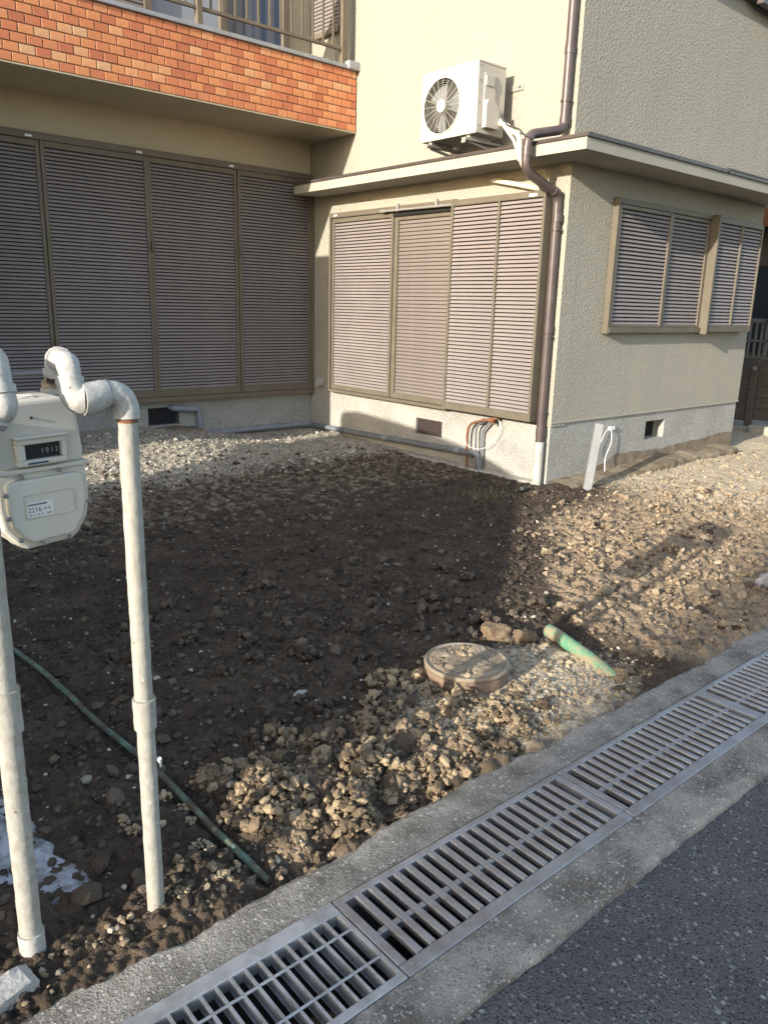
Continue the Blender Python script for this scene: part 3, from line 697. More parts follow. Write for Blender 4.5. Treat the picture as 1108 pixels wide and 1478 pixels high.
MB().tube(bend([(XB-.06, 4.905, -.1), (XB-.06, 4.925, .33), (XB-.06, 4.90, .42), (XB-.08, 4.72, .475), (XB-.06, 4.56, .515)], .05), .0125, 8).build('pipe_run', 'rust', ru)
MB().box(XB-.085, XB-.055, 4.60, 4.74, .474, .49, .003).box(XB-.068, XB-.05, 4.60, 4.62, .45, .536).build('clip', 'rust', ru)
gc = thing('supply_pipe', 'pair of thin dark grey pipes beside the rusty pipe', 'pipe', (XB-.05, 4.75, 0))
MB().tube(bend([(XB-.035, 4.74, -.1), (XB-.035, 4.765, .36), (XB-.05, 4.66, .47), (XB-.05, 4.60, .50)], .04), .011, 8).build('pipe_run', 'grey_dark_pvc', gc)
MB().tube(bend([(XB-.055, 4.80, -.1), (XB-.055, 4.825, .38), (XB-.06, 4.78, .44), (XB-.06, 4.70, .47)], .04), .010, 8).build('pipe_run', 'grey_dark_pvc', gc)
wl = MB().tube(bend([(XB-.05, 4.57, .51), (XB-.05, 4.53, .44), (XB-.06, 4.60, .30), (XB-.07, 4.72, .20), (XB-.075, 4.90, .21), (XB-.07, 4.95, .27)], .1, 8), .0028, 6)
tag(wl.build('loose_wire', 'cable_white'), 'thin pale wire looping below the shutter box around the rusty pipe', 'wire')
sp = MB().tube([(4.96, 4.01, .0), (4.885, 3.935, .045)], .024, 12, caps=False); sp.tube([(4.95, 4.0, .005), (4.889, 3.939, .043)], .018, 12)
tag(sp.build('pipe_end', 'cable_dark'), 'short black open pipe end poking from soil near the downpipe', 'pipe')

po = thing('leaning_post', 'grey square metal post leaning towards the side wall foundation', 'post', (5.48, 3.72, 0))
T = Matrix.Translation((5.46, 3.715, -.06)) @ Vector((.25, .06, 1)).to_track_quat('Z', 'Y').to_matrix().to_4x4() @ Matrix.Rotation(.55, 4, 'Z')
MB().box(-.034, .034, -.030, .030, 0, .62, .003, T).build('shaft', 'post_grey', po)
MB().box(-.028, .028, -.024, .024, .6195, .622, 0, T).build('open_end', 'cable_dark', po)
wc = MB().tube(bend([(6.235, FC-.01, .43), (6.20, FC-.03, .40), (6.225, FC-.03, .29), (6.12, FC-.04, .16), (6.11, FC-.06, .02)], .05, 5), .0045, 6)
wc.tube(bend([(6.23, FC-.005, .42), (6.12, FC-.02, .40), (6.03, FC-.02, .25), (6.0, FC-.03, .2)], .05, 5), .0038, 6); wc.box(6.18, 6.26, FC-.03, FC-.001, .40, .435, .005)
tag(wc.build('hanging_cable', 'cable_white'), 'short white cable hanging from the side foundation beside the post', 'cable')

# broken footing along the side wall
lg = MB(); xs = np.linspace(5.36, 8.35, 70)
yo = 3.80+.05*fbm(xs, xs*0, 2.5, 101)+.03*fbm(xs, xs*0, 9, 102); zt = .02+.045*sst(6.0, 7.2, xs)+.03*fbm(xs, xs*0+2, 6, 103)
vv = []
for yy, zz in ((np.full(70, FC+.01), zt+.015), (yo+.015, zt), (yo, zt-.02), (yo-.02, np.full(70, -.25))): vv += list(zip(xs, yy, zz))
lg.add(vv, [(k*70+i, k*70+i+1, (k+1)*70+i+1, (k+1)*70+i) for k in range(3) for i in range(69)])
lg.add([vv[69], vv[139], vv[209], vv[279]], [(0, 1, 2, 3)])
tag(lg.build('footing', 'footing_earth'), kind='structure')
lg = MB(); ys = np.linspace(4.1, 7.5, 70); xo = 5.235+.02*fbm(ys, ys*0, 4, 111)+.02*fbm(ys, ys*0, 14, 112); zt = .012+.02*fbm(ys, ys*0, 5, 113)
vv = []
for xx, zz in ((np.full(70, XB+.02), zt+.01), (xo+.012, zt), (xo, zt-.02), (xo-.02, np.full(70, -.25))): vv += list(zip(xx, ys, zz))
lg.add(vv, [(k*70+i, k*70+i+1, (k+1)*70+i+1, (k+1)*70+i) for k in range(3) for i in range(69)])
tag(lg.build('footing_ledge', 'concrete_pale'), kind='structure')
lg = MB(); xs = np.linspace(2.2, 3.83, 50); zt = .185+.03*fbm(xs, xs*0, 5, 121)-.03*sst(3.6, 3.83, xs); yo = 7.30+.03*fbm(xs, xs*0, 4, 122)
vv = []
for yy, zz in ((np.full(50, FA+.01), zt+.01), (yo+.03, zt), (yo, zt-.03), (yo-.02, np.full(50, -.2))): vv += list(zip(xs, yy, zz))
lg.add(vv, [(k*50+i, k*50+i+1, (k+1)*50+i+1, (k+1)*50+i) for k in range(3) for i in range(49)]); lg.add([vv[49], vv[99], vv[149], vv[199]], [(0, 1, 2, 3)])
tag(lg.build('rear_ledge', 'mud_stain'), kind='structure')

# ================================================================== GAS METER AND PIPES
GP = 'gas riser pipes'
def jitter_tube(p0, p1, r, n=60, amp=.0005, seg=14):
    p0, p1 = Vector(p0), Vector(p1); pts = [p0.lerp(p1, i/n)+Vector((random.uniform(-amp, amp), random.uniform(-amp, amp), 0)) for i in range(n+1)]
    return MB().tube(pts, [r*(1+random.uniform(-.014, .014)) for _ in pts], seg)
gr_ = thing('gas_pipe', 'whitish gas riser pipe on the right whose top elbow leads to the meter', 'gas pipe', (.640, 1.556, -.04))
jitter_tube((.640, 1.556, -.08), (.640, 1.556, 1.212), .0205).build('riser', 'gas_pipe', gr_)
jitter_tube((.640, 1.556, .50), (.640, 1.556, .575), .0255, 4).build('coupling', 'gas_pipe', gr_)
MB().tube([(.640, 1.556, 1.205), (.640, 1.556, 1.215)], .0215, 14).build('rust_ring', 'rust', gr_)
el = MB().tube([(.640, 1.556, 1.214), (.640, 1.556, 1.232)], .0265, 14)
el.tube(arc((.640, 1.556, 1.225), (.640, 1.556, 1.268), (.600, 1.555, 1.268), 7), [.0265, .026, .0255, .025, .025, .025, .025, .025], 14)
el.build('elbow', 'gas_fitting', gr_)
MB().tube([(.602, 1.555, 1.268), (.597, 1.555, 1.268)], .0265, 14).build('dark_band', 'grey_dark_pvc', gr_)
un = MB().tube([(.598, 1.555, 1.266), (.590, 1.554, 1.265), (.575, 1.552, 1.262), (.555, 1.55, 1.258), (.548, 1.55, 1.258)], [.0275, .0295, .031, .0325, .0325], 16)
un.tube(arc((.552, 1.55, 1.258), (.530, 1.555, 1.255), (.533, 1.568, 1.300), 7), [.031, .031, .030, .0285, .027, .026, .025, .0245], 14)
un.tube([(.533, 1.567, 1.286), (.534, 1.568, 1.302)], .0265, 14)
un.tube(bend([(.534, 1.568, 1.296), (.535, 1.575, 1.326), (.568, 1.748, 1.324), (.570, 1.756, 1.285)], .034, 7), .0225, 14)
un.tube([(.556, 1.684, 1.3250), (.559, 1.700, 1.325)], .027, 14); un.tube([(.570, 1.757, 1.302), (.570, 1.757, 1.288)], .0265, 14)
un.build('union', 'gas_fitting', gr_)
MB().lathe([(.021, 0), (.021, .022), (.024, .022), (.024, .03)], (.570, 1.757, 1.272), 6).build('nut', 'ink', gr_)
for k, (z, a) in enumerate(((.42, .3),)):
    MB().tube([(.640+.021*math.cos(a), 1.556-.018, z), (.640+.03*math.cos(a), 1.55, z-.03)], [.006, .003], 6).build('tape_end', 'white_sticker', gr_)
gl_ = thing('gas_pipe', 'thicker weathered gas riser pipe at left edge running down behind the meter', 'gas pipe', (.368, 1.617, -.04))
jitter_tube((.368, 1.617, -.08), (.368, 1.617, 1.15), .0245).build('riser', 'gas_pipe', gl_)
jitter_tube((.368, 1.617, .56), (.368, 1.617, .66), .029, 5).build('coupling', 'gas_pipe', gl_)
jitter_tube((.368, 1.617, -.003), (.368, 1.617, .050), .0285, 4).build('collar', 'gas_fitting', gl_)
MB().tube([(.368, 1.617, -.04), (.368, 1.617, -.004)], .0305, 14).build('green_wrap', 'green_wrap', gl_)
tl = MB().tube(bend([(.368, 1.617, 1.14), (.368, 1.617, 1.226), (.385, 1.56, 1.240), (.400, 1.54, 1.245)], .03, 6), .028, 14)
tl.tube(bend([(.376, 1.566, 1.238), (.404, 1.540, 1.245), (.399, 1.552, 1.285), (.399, 1.565, 1.330), (.444, 1.750, 1.328), (.447, 1.758, 1.28)], .032, 6), .0255, 14)
tl.tube([(.400, 1.548, 1.275), (.399, 1.552, 1.290)], .029, 14); tl.build('union', 'gas_fitting', gl_)

MS = 1.09
MT = Matrix.Translation((.523, 1.718, -.1305-.004)) @ Matrix.Rotation(math.radians(6), 4, 'Z') @ Matrix.Rotation(math.radians(-1.5), 4, 'Y') @ Matrix.Scale(MS, 4)
gm = thing('gas_meter', 'cream gas meter with counter window and paper label hung between two pipes', 'gas meter', (.5036, 1.718, .95))
def meter_prism(poly, y0, y1, bev=.006):
    bm = bmesh.new(); vs = [bm.verts.new((p[0], y0, p[1])) for p in poly]; f = bm.faces.new(vs)
    e = bmesh.ops.extrude_face_region(bm, geom=[f]); bmesh.ops.translate(bm, verts=[q for q in e['geom'] if isinstance(q, bmesh.types.BMVert)], vec=(0, y1-y0, 0))
    if bev: bmesh.ops.bevel(bm, geom=bm.edges[:], offset=bev, segments=3, affect='EDGES', profile=.5, clamp_overlap=True)
    bm.verts.index_update(); v = [MT @ q.co for q in bm.verts]; f = [tuple(q.index for q in g_.verts) for g_ in bm.faces]; bm.free()
    mb = MB(); mb.add(v, f); return mb
UP = [(-.088, 1.142), (.080, 1.142), (.083, 1.160), (.080, 1.205), (.076, 1.240), (.068, 1.262), (.050, 1.272), (-.050, 1.270), (-.072, 1.260), (-.080, 1.238), (-.086, 1.20)]
meter_prism(UP, -.052, .072, .010).build('housing', 'meter', gm)
LO = [(-.090, 1.138), (.085, 1.138), (.087, 1.07), (.080, 1.030), (.058, .998), (.045, .988), (-.045, .984), (-.062, .996), (-.086, 1.03), (-.092, 1.07)]
meter_prism(LO, -.050, .070, .008).build('bowl', 'meter', gm)
def scale_poly(P, k, kz=None):
    cx = sum(p[0] for p in P)/len(P); cz = sum(p[1] for p in P)/len(P); kz = kz or k
    return [((p[0]-cx)*k+cx, (p[1]-cz)*kz+cz) for p in P]
meter_prism([(p[0]*1.04, p[1]) for p in LO], -.030, -.018, .002).build('flange', 'meter', gm)
meter_prism([(-.092, 1.136), (.088, 1.136), (.088, 1.144), (-.092, 1.144)], -.060, .072, .002).build('seam', 'meter', gm)
FP = [(-.074, 1.118), (-.06, 1.124), (.06, 1.124), (.072, 1.116), (.073, 1.07), (.066, 1.036), (.048, 1.010), (.038, 1.003), (-.038, 1.0), (-.05, 1.008), (-.071, 1.036), (-.076, 1.07)]
meter_prism(FP, -.064, -.048, .005).build('front_cover', 'meter', gm)
# recessed label frame, paper label, counter window
lf = MB()
for (a0, a1, b0, b1) in ((-.048, .052, 1.094, 1.0965), (-.048, .052, 1.0475, 1.050), (-.048, -.0455, 1.050, 1.094), (.0495, .052, 1.050, 1.094)): lf.box(a0, a1, -.0665, -.0638, b0, b1, .0008, MT)
lf.build('label_frame', 'meter', gm)
MB().box(-.0445, .006, -.0652, -.0641, 1.0515, 1.079, 0, MT).build('label_plate', 'meter_label', gm)
def text(body, size, x, y, z, m, parent, name, sx=1.0):
    c = bpy.data.curves.new(name, 'FONT'); c.body = body; c.size = size
    o = bpy.data.objects.new(name, c); COL.objects.link(o); bpy.context.view_layer.update()
    me = bpy.data.meshes.new_from_object(o.evaluated_get(bpy.context.evaluated_depsgraph_get()))
    bpy.data.objects.remove(o); bpy.data.curves.remove(c)
    for q in me.vertices:
        p = MT @ Vector((q.co.x*sx+x, y, q.co.y+z)); q.co = p-Vector(parent.location)
    me.materials.clear(); me.materials.append(M[m]); ob = bpy.data.objects.new(name, me); COL.objects.link(ob); ob.parent = parent; return ob
text('2216', .0135, -.043, -.0656, 1.0605, 'ink', gm, 'lettering', .95)
text('10 K', .0085, -.0150, -.0656, 1.0620, 'ink', gm, 'lettering', .95)
lb = MB()
for i in range(22): lb.box(-.043+i*.0017, -.043+i*.0017+.0011, -.0656, -.0653, 1.0735, 1.0765, 0, MT)
for a0, a1 in ((-.042, -.036), (-.033, -.030), (-.026, -.021), (-.018, -.014), (-.008, .002)): lb.box(a0, a1, -.0656, -.0653, 1.0545, 1.0560, 0, MT)
lb.build('print_bars', 'ink', gm)
wb = MB()
for (a0, a1, b0, b1) in ((-.050, .042, 1.190, 1.200), (-.050, .042, 1.150, 1.161), (-.050, -.036, 1.161, 1.190), (.032, .042, 1.161, 1.190)): wb.box(a0, a1, -.070, -.045, b0, b1, .002, MT)
wb.box(-.053, .045, -.075, -.045, 1.2005, 1.206, .002, MT); wb.build('counter_housing', 'meter', gm)
MB().box(-.036, .032, -.0600, -.056, 1.161, 1.190, 0, MT).build('counter_window', 'meter_glass', gm)
for i in range(7): MB().box(-.0325+i*.0091, -.0252+i*.0091, -.0606, -.0601, 1.1655, 1.1855, 0, MT).build('digit_wheel', 'ac_dark', gm)
for i, ch in enumerate('1012'): text(ch, .0125, -.0043+i*.0091, -.0609, 1.1712, 'counter_grey', gm, 'counter_digit', .9)
MB().box(-.034, .004, -.0708, -.0701, 1.1530, 1.1565, 0, MT).build('print_bars', 'glass_blue', gm)
for (x, z) in ((-.046, 1.130), (.026, 1.133), (-.078, 1.10), (-.078, 1.055), (-.06, 1.01), (-.02, .994), (.034, .996), (.08, 1.06)):
    MB().lathe([(.005, 0), (.005, .006), (.003, .008)], MT @ Vector((x, -.058, z)), 8, Matrix.Rotation(math.pi/2, 4, 'X')).build('screw', 'steel', gm)
MB().lathe([(.010, 0), (.010, .010), (.007, .015)], MT @ Vector((-.066, -.048, 1.228)), 14, Matrix.Rotation(math.pi/2, 4, 'X')).build('plug', 'steel', gm)
MB().lathe([(.003, 0), (.003, .003)], MT @ Vector((-.012, -.052, 1.237)), 10, Matrix.Rotation(math.pi/2, 4, 'X')).build('pin_hole', 'ink', gm)
for px_ in (.058, -.058):
    c = MT @ Vector((px_-.012, .055, 0)); 
    MB().lathe([(.023, 0), (.023, .012)], (c.x, c.y, 1.245), 20).build('port_collar', 'meter', gm)
    MB().lathe([(.021, 0), (.021, .016), (.014, .016), (.014, .032)], (c.x, c.y, 1.256), 6).build('port_nut', 'brass', gm)
MB().box(.43, .585, 1.765, 1.785, 1.288, 1.295, .002).build('tie_bar', 'steel', gm)
MB().tube([MT @ Vector((-.030, -.03, 1.272)), MT @ Vector((-.012, -.036, 1.274)), MT @ Vector((.006, -.03, 1.274)), MT @ Vector((.010, -.02, 1.273)), MT @ Vector((-.005, -.012, 1.274)), MT @ Vector((-.03, -.008, 1.276))], .0018, 6).build('seal_wire', 'cable_white', gm)

# ================================================================== DRAIN GRATINGS
GG = 'steel drain gratings along the kerb'
def heavy(x0, label):
    t = thing('drain_grating', label, 'drain grating', (x0, 1.158, -.035), GG); L_ = .903
    fr = MB().box(x0+.001, x0+L_, 1.283, 1.304, -.034, .002, .003).box(x0+.001, x0+L_, 1.0135, 1.051, -.034, .002, .003).box(x0+.001, x0+.027, 1.0515, 1.2825, -.034, .002, .002).box(x0+L_-.026, x0+L_, 1.0515, 1.2825, -.034, .002, .002)
    fr.build('frame', 'cast', t)
    MB().box(x0+.027, x0+L_-.026, 1.152, 1.166, -.030, -.006, .002).build('cross_rod', 'cast', t)
    n = 20; pit = (L_-.053)/n
    bm_ = MB().prism([(-.0085, .0012), (.0085, .0012), (.0105, -.002), (.005, -.022), (-.005, -.022), (-.0105, -.002)], (1.0515, 1.2825), 'y').mesh('bar', 'cast')
    for i in range(1, n): piece('bar', bm_, t, (x0+.027+i*pit, 0, 0))
    lm = MB().box(-.0105, .0105, 1.151, 1.167, -.008, .0005, .002).mesh('lug', 'cast')
    for i in range(n): piece('lug', lm, t, (x0+.027+(i+.5)*pit, 0, -.003))
    return t
heavy(.988, 'rusty cast drain grating next to the shiny silver bar grating')
heavy(1.894, 'middle cast drain grating between two other cast gratings')
heavy(2.800, 'far cast drain grating nearest the right edge')
heavy(3.706, 'cast drain grating beyond the right edge')
t = thing('drain_grating', 'galvanised silver bar grating at the bottom edge beside the pipes', 'drain grating', (.5, 1.158, -.035), GG)
xs0, xs1 = -.008, .985
MB().box(xs0, xs1, 1.262, 1.3045, -.034, .003, .002).box(xs0, xs1, 1.0135, 1.036, -.034, .003, .002).box(xs1-.012, xs1, 1.0365, 1.2615, -.034, .001, .001).box(xs0, xs0+.012, 1.0365, 1.2615, -.034, .001, .001).build('frame', 'galv', t)
bm_ = MB().box(-.0035, .0035, 1.0365, 1.2615, -.002, .0005).box(-.0015, .0015, 1.0365, 1.2615, -.032, -.002).box(-.0035, .0035, 1.0365, 1.2615, -.034, -.032).mesh('bar', 'galv')
for i in range(26): piece('bar', bm_, t, (xs1-.012-.0368*(i+1), 0, 0))
rm = MB().tube([(xs0+.012, 0, 0), (xs1-.012, 0, 0)], .0038, 8).mesh('cross_rod', 'galv')
for y in (1.205, 1.100): piece('cross_rod', rm, t, (0, y, -.0015))

# ================================================================== ITEMS IN THE SOIL
mh = thing('manhole_cover', 'round raised concrete manhole cover in pale dug earth', 'manhole cover', (2.155, 1.955, 0))
rz = .074
MB().lathe([(.166, -.12), (.166, -.02), (.170, .055)], (2.155, 1.955, 0), 48).build('riser', 'manhole_side', mh)
MB().lathe([(.168, .0555), (.172, .058), (.173, rz-.005), (.170, rz), (.158, rz), (.157, rz-.002)], (2.155, 1.955, 0), 48).build('rim', 'manhole_rim', mh)
n = 40; vv = [(2.155, 1.955, rz+.004)]; ff = []
for j in range(1, 9):
    for k in range(n):
        a = 2*math.pi*k/n; r = .1565*j/8; x = 2.155+r*math.cos(a); y = 1.955+r*math.sin(a)
        hgt = rz-.006+(.012*float(np.clip(fbm(np.array([x]), np.array([y]), 16, 131)[0]*3+.35, 0, 1))+.006*float(worley(np.array([x]), np.array([y]), 50, 132)[0]))*(1 if j < 8 else .2)
        vv.append((x, y, hgt))
ff += [(0, 1+k, 1+(k+1) % n) for k in range(n)]
ff += [(1+(j-1)*n+k, 1+(j-1)*n+(k+1) % n, 1+j*n+(k+1) % n, 1+j*n+k) for j in range(1, 8) for k in range(n)]
MB().add(vv, ff).build('lid', 'manhole_top', mh)

pts = [(.755, 3.9), (.80, 3.28), (.832, 2.863), (.859, 2.451), (.890, 2.08), (.900, 1.77), (.914, 1.605), (.928, 1.500)]
P3 = []
for i in range(len(pts)-1):
    for k in range(8):
        tt = k/8; x = pts[i][0]*(1-tt)+pts[i+1][0]*tt; y = pts[i][1]*(1-tt)+pts[i+1][1]*tt
        P3.append((x, y, soil_base(np.array([x]), np.array([y]))[0].item()+.015+.007*math.sin(y*7)))
P3.append((.928, 1.497, P3[-1][2]+.002))
tag(MB().tube(P3, .0100, 12).build('thin_pipe', 'green_pipe'), 'long thin green pipe lying half buried beside the gas risers', 'pipe')
tag(MB().tube([(2.725, 1.985, .042), (2.715, 1.93, .04), (2.68, 1.72, .012), (2.65, 1.56, -.022)], [.031, .0305, .030, .030], 18).build('old_pipe', 'green_old'), 'faded green stub of old pipe emerging from soil right of the manhole', 'pipe')

# spilled plaster
pl = MB(); poly = [(.40, 2.45), (.50, 2.36), (.527, 2.18), (.513, 2.05), (.535, 1.93), (.525, 1.82), (.565, 1.765), (.525, 1.70), (.46, 1.705), (.40, 1.75), (.34, 1.9), (.33, 2.2)]
cx, cy = .45, 2.02; vv = []; ff = []; NP = 60; per = []
for i in range(NP):
    u = i/NP*len(poly); k = int(u); f_ = u-k; a, b = poly[k], poly[(k+1) % len(poly)]
    per.append((a[0]+(b[0]-a[0])*f_+random.uniform(-.008, .008), a[1]+(b[1]-a[1])*f_+random.uniform(-.008, .008)))
for j in range(7):
    s_ = j/6
    for (x, y) in per:
        xx = cx+(x-cx)*s_; yy = cy+(y-cy)*s_; e = (1-s_**3)
        vv.append((xx, yy, float(soil_base(np.array([xx]), np.array([yy]))[0])+.018*e+.020*float(fbm(np.array([xx]), np.array([yy]), 14, 141)[0])*e-.012*(s_ > .95)))
ff = [(j*NP+k, j*NP+(k+1) % NP, (j+1)*NP+(k+1) % NP, (j+1)*NP+k) for j in range(6) for k in range(NP)]
pl.add(vv, ff, True); tag(pl.build('plaster_spill', 'plaster'), 'pale patch of spilled plaster on soil behind the left gas pipe', 'plaster')

def rock_mesh(seed, sub, rough=.25, sq=(1, 1, 1)):
    bm = bmesh.new(); bmesh.ops.create_icosphere(bm, subdivisions=sub, radius=1); r = random.Random(seed)
    pl_ = [(Vector((r.gauss(0, 1), r.gauss(0, 1), r.gauss(0, 1))).normalized(), r.uniform(.55, .95)) for _ in range(9)]
    for q in bm.verts:
        p = q.co.normalized(); d = 1.0
        for n_, h in pl_:
            c = p.dot(n_)
            if c*d > h: d = h/c
        q.co = p*d*(1+r.uniform(-rough, rough)*.5)
        q.co.x *= sq[0]; q.co.y *= sq[1]; q.co.z *= sq[2]
    bm.verts.index_update(); v = np.array([q.co[:] for q in bm.verts]); f = np.array([[q.index for q in g_.verts] for g_ in bm.faces]); bm.free(); return v, f
# loose things one can point to
bl = MB(); T = Matrix.Translation((.285, 1.525, -.005)) @ Matrix.Rotation(.18, 4, 'Z') @ Matrix.Rotation(.1, 4, 'X')
bm = bmesh.new(); bmesh.ops.create_cube(bm, size=1)
for q in bm.verts: q.co = (q.co.x*.12, q.co.y*.062, q.co.z*.062)
bmesh.ops.subdivide_edges(bm, edges=bm.edges[:], cuts=5, use_grid_fill=True)
for q in bm.verts:
    q.co += Vector((random.uniform(-1, 1), random.uniform(-1, 1), random.uniform(-1, 1)))*.0022
    if q.co.x > .04 and q.co.z > .01: q.co.z -= (q.co.x-.04)*.5
bm.verts.index_update(); bl.add([T @ q.co for q in bm.verts], [tuple(w.index for w in g_.verts) for g_ in bm.faces]); bm.free()
tag(bl.build('concrete_block', 'block'), 'broken grey concrete block in the bottom left corner', 'concrete block')
def clump(name, label, cat, loc, size, m, seed, sq=(1, 1, .8)):
    v, f = rock_mesh(seed, 4, .10, sq); v = v*size
    v = v*(1+.75*(fbm(v[:, 0]*1.0+seed+v[:, 2]*.5, v[:, 1]+v[:, 2]*.9, 1.1/size, seed, 5))[:, None])
    o = MB().add(v+np.array(loc), [tuple(q) for q in f]).build(name, m); return tag(o, label, cat)
clump('soil_clod', 'large tan clod of earth standing behind the manhole cover', 'clod', (2.53, 2.13, .035), .075, 'clod_single', 5)
clump('soil_clod', 'reddish brown clod between the manhole cover and faded green pipe', 'clod', (2.615, 2.03, .025), .055, 'clod_single', 8)
clump('soil_clod', 'low lump of dry soil burying the end of the faded green pipe', 'clod', (2.655, 1.575, -.012), .055, 'clod_single', 9, (1.1, 1.2, .7))
clump('stone', 'white rounded pebble at the foot of the right gas pipe', 'stone', (.595, 1.50, -.022), .020, 'pebble', 12, (1.2, .9, .6))
clump('stone', 'flat grey stone lying alone in the dark shaded soil', 'stone', (1.55, 2.25, -.004), .026, 'block', 14, (1.3, .8, .4))
clump('stone', 'pale grey lump of rubble at the far right edge of the soil', 'stone', (4.33, 1.70, .0), .085, 'block', 16, (1.1, .8, .9))

# ---- scattered clods and pebbles (nobody could count them)
def scatter(name, m, pts, sizes, sub, squash=.75, sink=.35, protos=10, rough=.35):
    PR = [rock_mesh(100+k, sub, rough) for k in range(protos)]
    which = rng.integers(0, protos, len(pts)); V = []; Fc = []; off = 0
    for k in range(protos):
        sel = np.where(which == k)[0]
        if not len(sel): continue
        v, f = PR[k]; n_ = len(sel); nv = len(v)
        q = rng.normal(size=(n_, 4)); q /= np.linalg.norm(q, axis=1)[:, None]; w, x, y, z = q.T
        Rm = np.stack([1-2*(y*y+z*z), 2*(x*y-z*w), 2*(x*z+y*w), 2*(x*y+z*w), 1-2*(x*x+z*z), 2*(y*z-x*w), 2*(x*z-y*w), 2*(y*z+x*w), 1-2*(x*x+y*y)], 1).reshape(n_, 3, 3)
        s3 = sizes[sel][:, None]*rng.uniform(.7, 1.25, (n_, 3))
        P = np.einsum('nij,nvj->nvi', Rm, v[None]*s3[:, None, :]); P[:, :, 2] *= squash
        P += pts[sel][:, None, :]; P[:, :, 2] += (sizes[sel]*(1-sink)*squash*.5)[:, None]
        V.append(P.reshape(-1, 3)); Fc.append((f[None]+(np.arange(n_)*nv)[:, None, None]).reshape(-1, 3)+off); off += n_*nv
    V = np.concatenate(V); Fc = np.concatenate(Fc)
    me = bpy.data.meshes.new(name); me.vertices.add(len(V)); me.loops.add(Fc.size); me.polygons.add(len(Fc))
    me.vertices.foreach_set('co', V.astype(np.float32).ravel()); me.loops.foreach_set('vertex_index', Fc.astype(np.int32).ravel())
    me.polygons.foreach_set('loop_start', np.arange(0, Fc.size, 3, dtype=np.int32)); me.update(calc_edges=True)
    me.polygons.foreach_set('use_smooth', np.zeros(len(Fc), dtype=bool))
    me.materials.append(M[m]); o = bpy.data.objects.new(name, me); COL.objects.link(o); return tag(o, kind='stuff')
def sample(n_, x0, x1, y0, y1, wfun):
    x = rng.uniform(x0, x1, n_*6); y = rng.uniform(y0, y1, n_*6); w = wfun(x, y)
    k = rng.uniform(0, 1, len(x)) < w; x, y = x[k][:n_], y[k][:n_]
    ok = (y > 1.475) & (y < 7.3) & ~((x > 5.2) & (y > 3.82)) & (np.hypot(x-2.155, y-1.955) > .18)
    x, y = x[ok], y[ok]; return np.stack([x, y, soil_h(x, y)], 1)
def logn(n_, med, sg, lo, hi): return np.clip(med*np.exp(rng.normal(0, sg, n_)), lo, hi)
R = lambda k: (lambda x, y: soil_zones(x, y)[k])
def clustered(n_c, n_in, rad, x0, x1, y0, y1, wfun, flat=.7):
    """Crumbs heaped into crumbly clods: n_in crumbs round each centre."""
    c = sample(n_c, x0, x1, y0, y1, wfun); P = []
    for q in c:
        r = rad*math.exp(random.gauss(0, .35)); k = max(5, int(n_in*(r/rad)**2))
        d = rng.normal(size=(k, 3)); d /= np.linalg.norm(d, axis=1)[:, None]; d *= (rng.uniform(.25, 1, k)**.5)[:, None]*r; d[:, 2] = np.abs(d[:, 2])*flat
        P.append(q+d)
    return np.concatenate(P)
p = clustered(95, 30, .038, .95, 2.15, 1.49, 2.25, R(0)); scatter('soil_clods', 'clod_lit', p, logn(len(p), .0082, .5, .0035, .022), 1, .9, 0, rough=.8)
p = sample(150, .95, 2.3, 1.49, 2.4, R(0)); scatter('soil_clods', 'clod_lit', p, logn(len(p), .019, .45, .009, .042), 3, rough=.55)
p = sample(2600, .85, 2.5, 1.47, 2.5, R(0)); scatter('soil_crumbs', 'clod_lit', p, logn(len(p), .0062, .5, .003, .016), 1, rough=.8)
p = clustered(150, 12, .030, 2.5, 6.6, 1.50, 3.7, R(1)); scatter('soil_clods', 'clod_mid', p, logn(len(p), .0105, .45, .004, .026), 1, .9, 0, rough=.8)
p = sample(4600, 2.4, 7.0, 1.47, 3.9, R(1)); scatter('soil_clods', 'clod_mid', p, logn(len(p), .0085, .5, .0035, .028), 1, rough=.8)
dark = lambda x, y: np.clip(1-soil_zones(x, y)[1]*.8-soil_zones(x, y)[2], 0, 1)*np.clip(1.5-.16*np.hypot(x, y), .25, 1)  # dark crumbs thinned out over the earth coloured as sunlit
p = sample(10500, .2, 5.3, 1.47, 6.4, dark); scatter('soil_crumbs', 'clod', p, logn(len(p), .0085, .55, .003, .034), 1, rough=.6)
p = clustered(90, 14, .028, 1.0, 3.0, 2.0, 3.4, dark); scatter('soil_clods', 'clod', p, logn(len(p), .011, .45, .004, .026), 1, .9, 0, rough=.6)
p = sample(1500, .2, 5.3, 1.47, 6.6, lambda x, y: np.clip(1.2-.12*np.hypot(x, y), .3, 1)); scatter('pebbles', 'pebble', p, logn(len(p), .0050, .5, .0025, .018), 1)
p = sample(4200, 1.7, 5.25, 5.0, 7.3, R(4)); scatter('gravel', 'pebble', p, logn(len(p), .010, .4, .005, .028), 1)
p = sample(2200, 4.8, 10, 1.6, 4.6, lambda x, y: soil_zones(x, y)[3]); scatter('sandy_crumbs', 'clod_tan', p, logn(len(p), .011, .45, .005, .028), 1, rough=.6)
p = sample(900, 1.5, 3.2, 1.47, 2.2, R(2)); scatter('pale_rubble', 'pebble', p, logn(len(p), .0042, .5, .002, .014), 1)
p = sample(170, .25, 2.0, 1.47, 1.58, lambda x, y: x*0+.8); scatter('kerb_rubble', 'clod_mid', p, logn(len(p), .0058, .55, .0025, .018), 1, rough=.6)
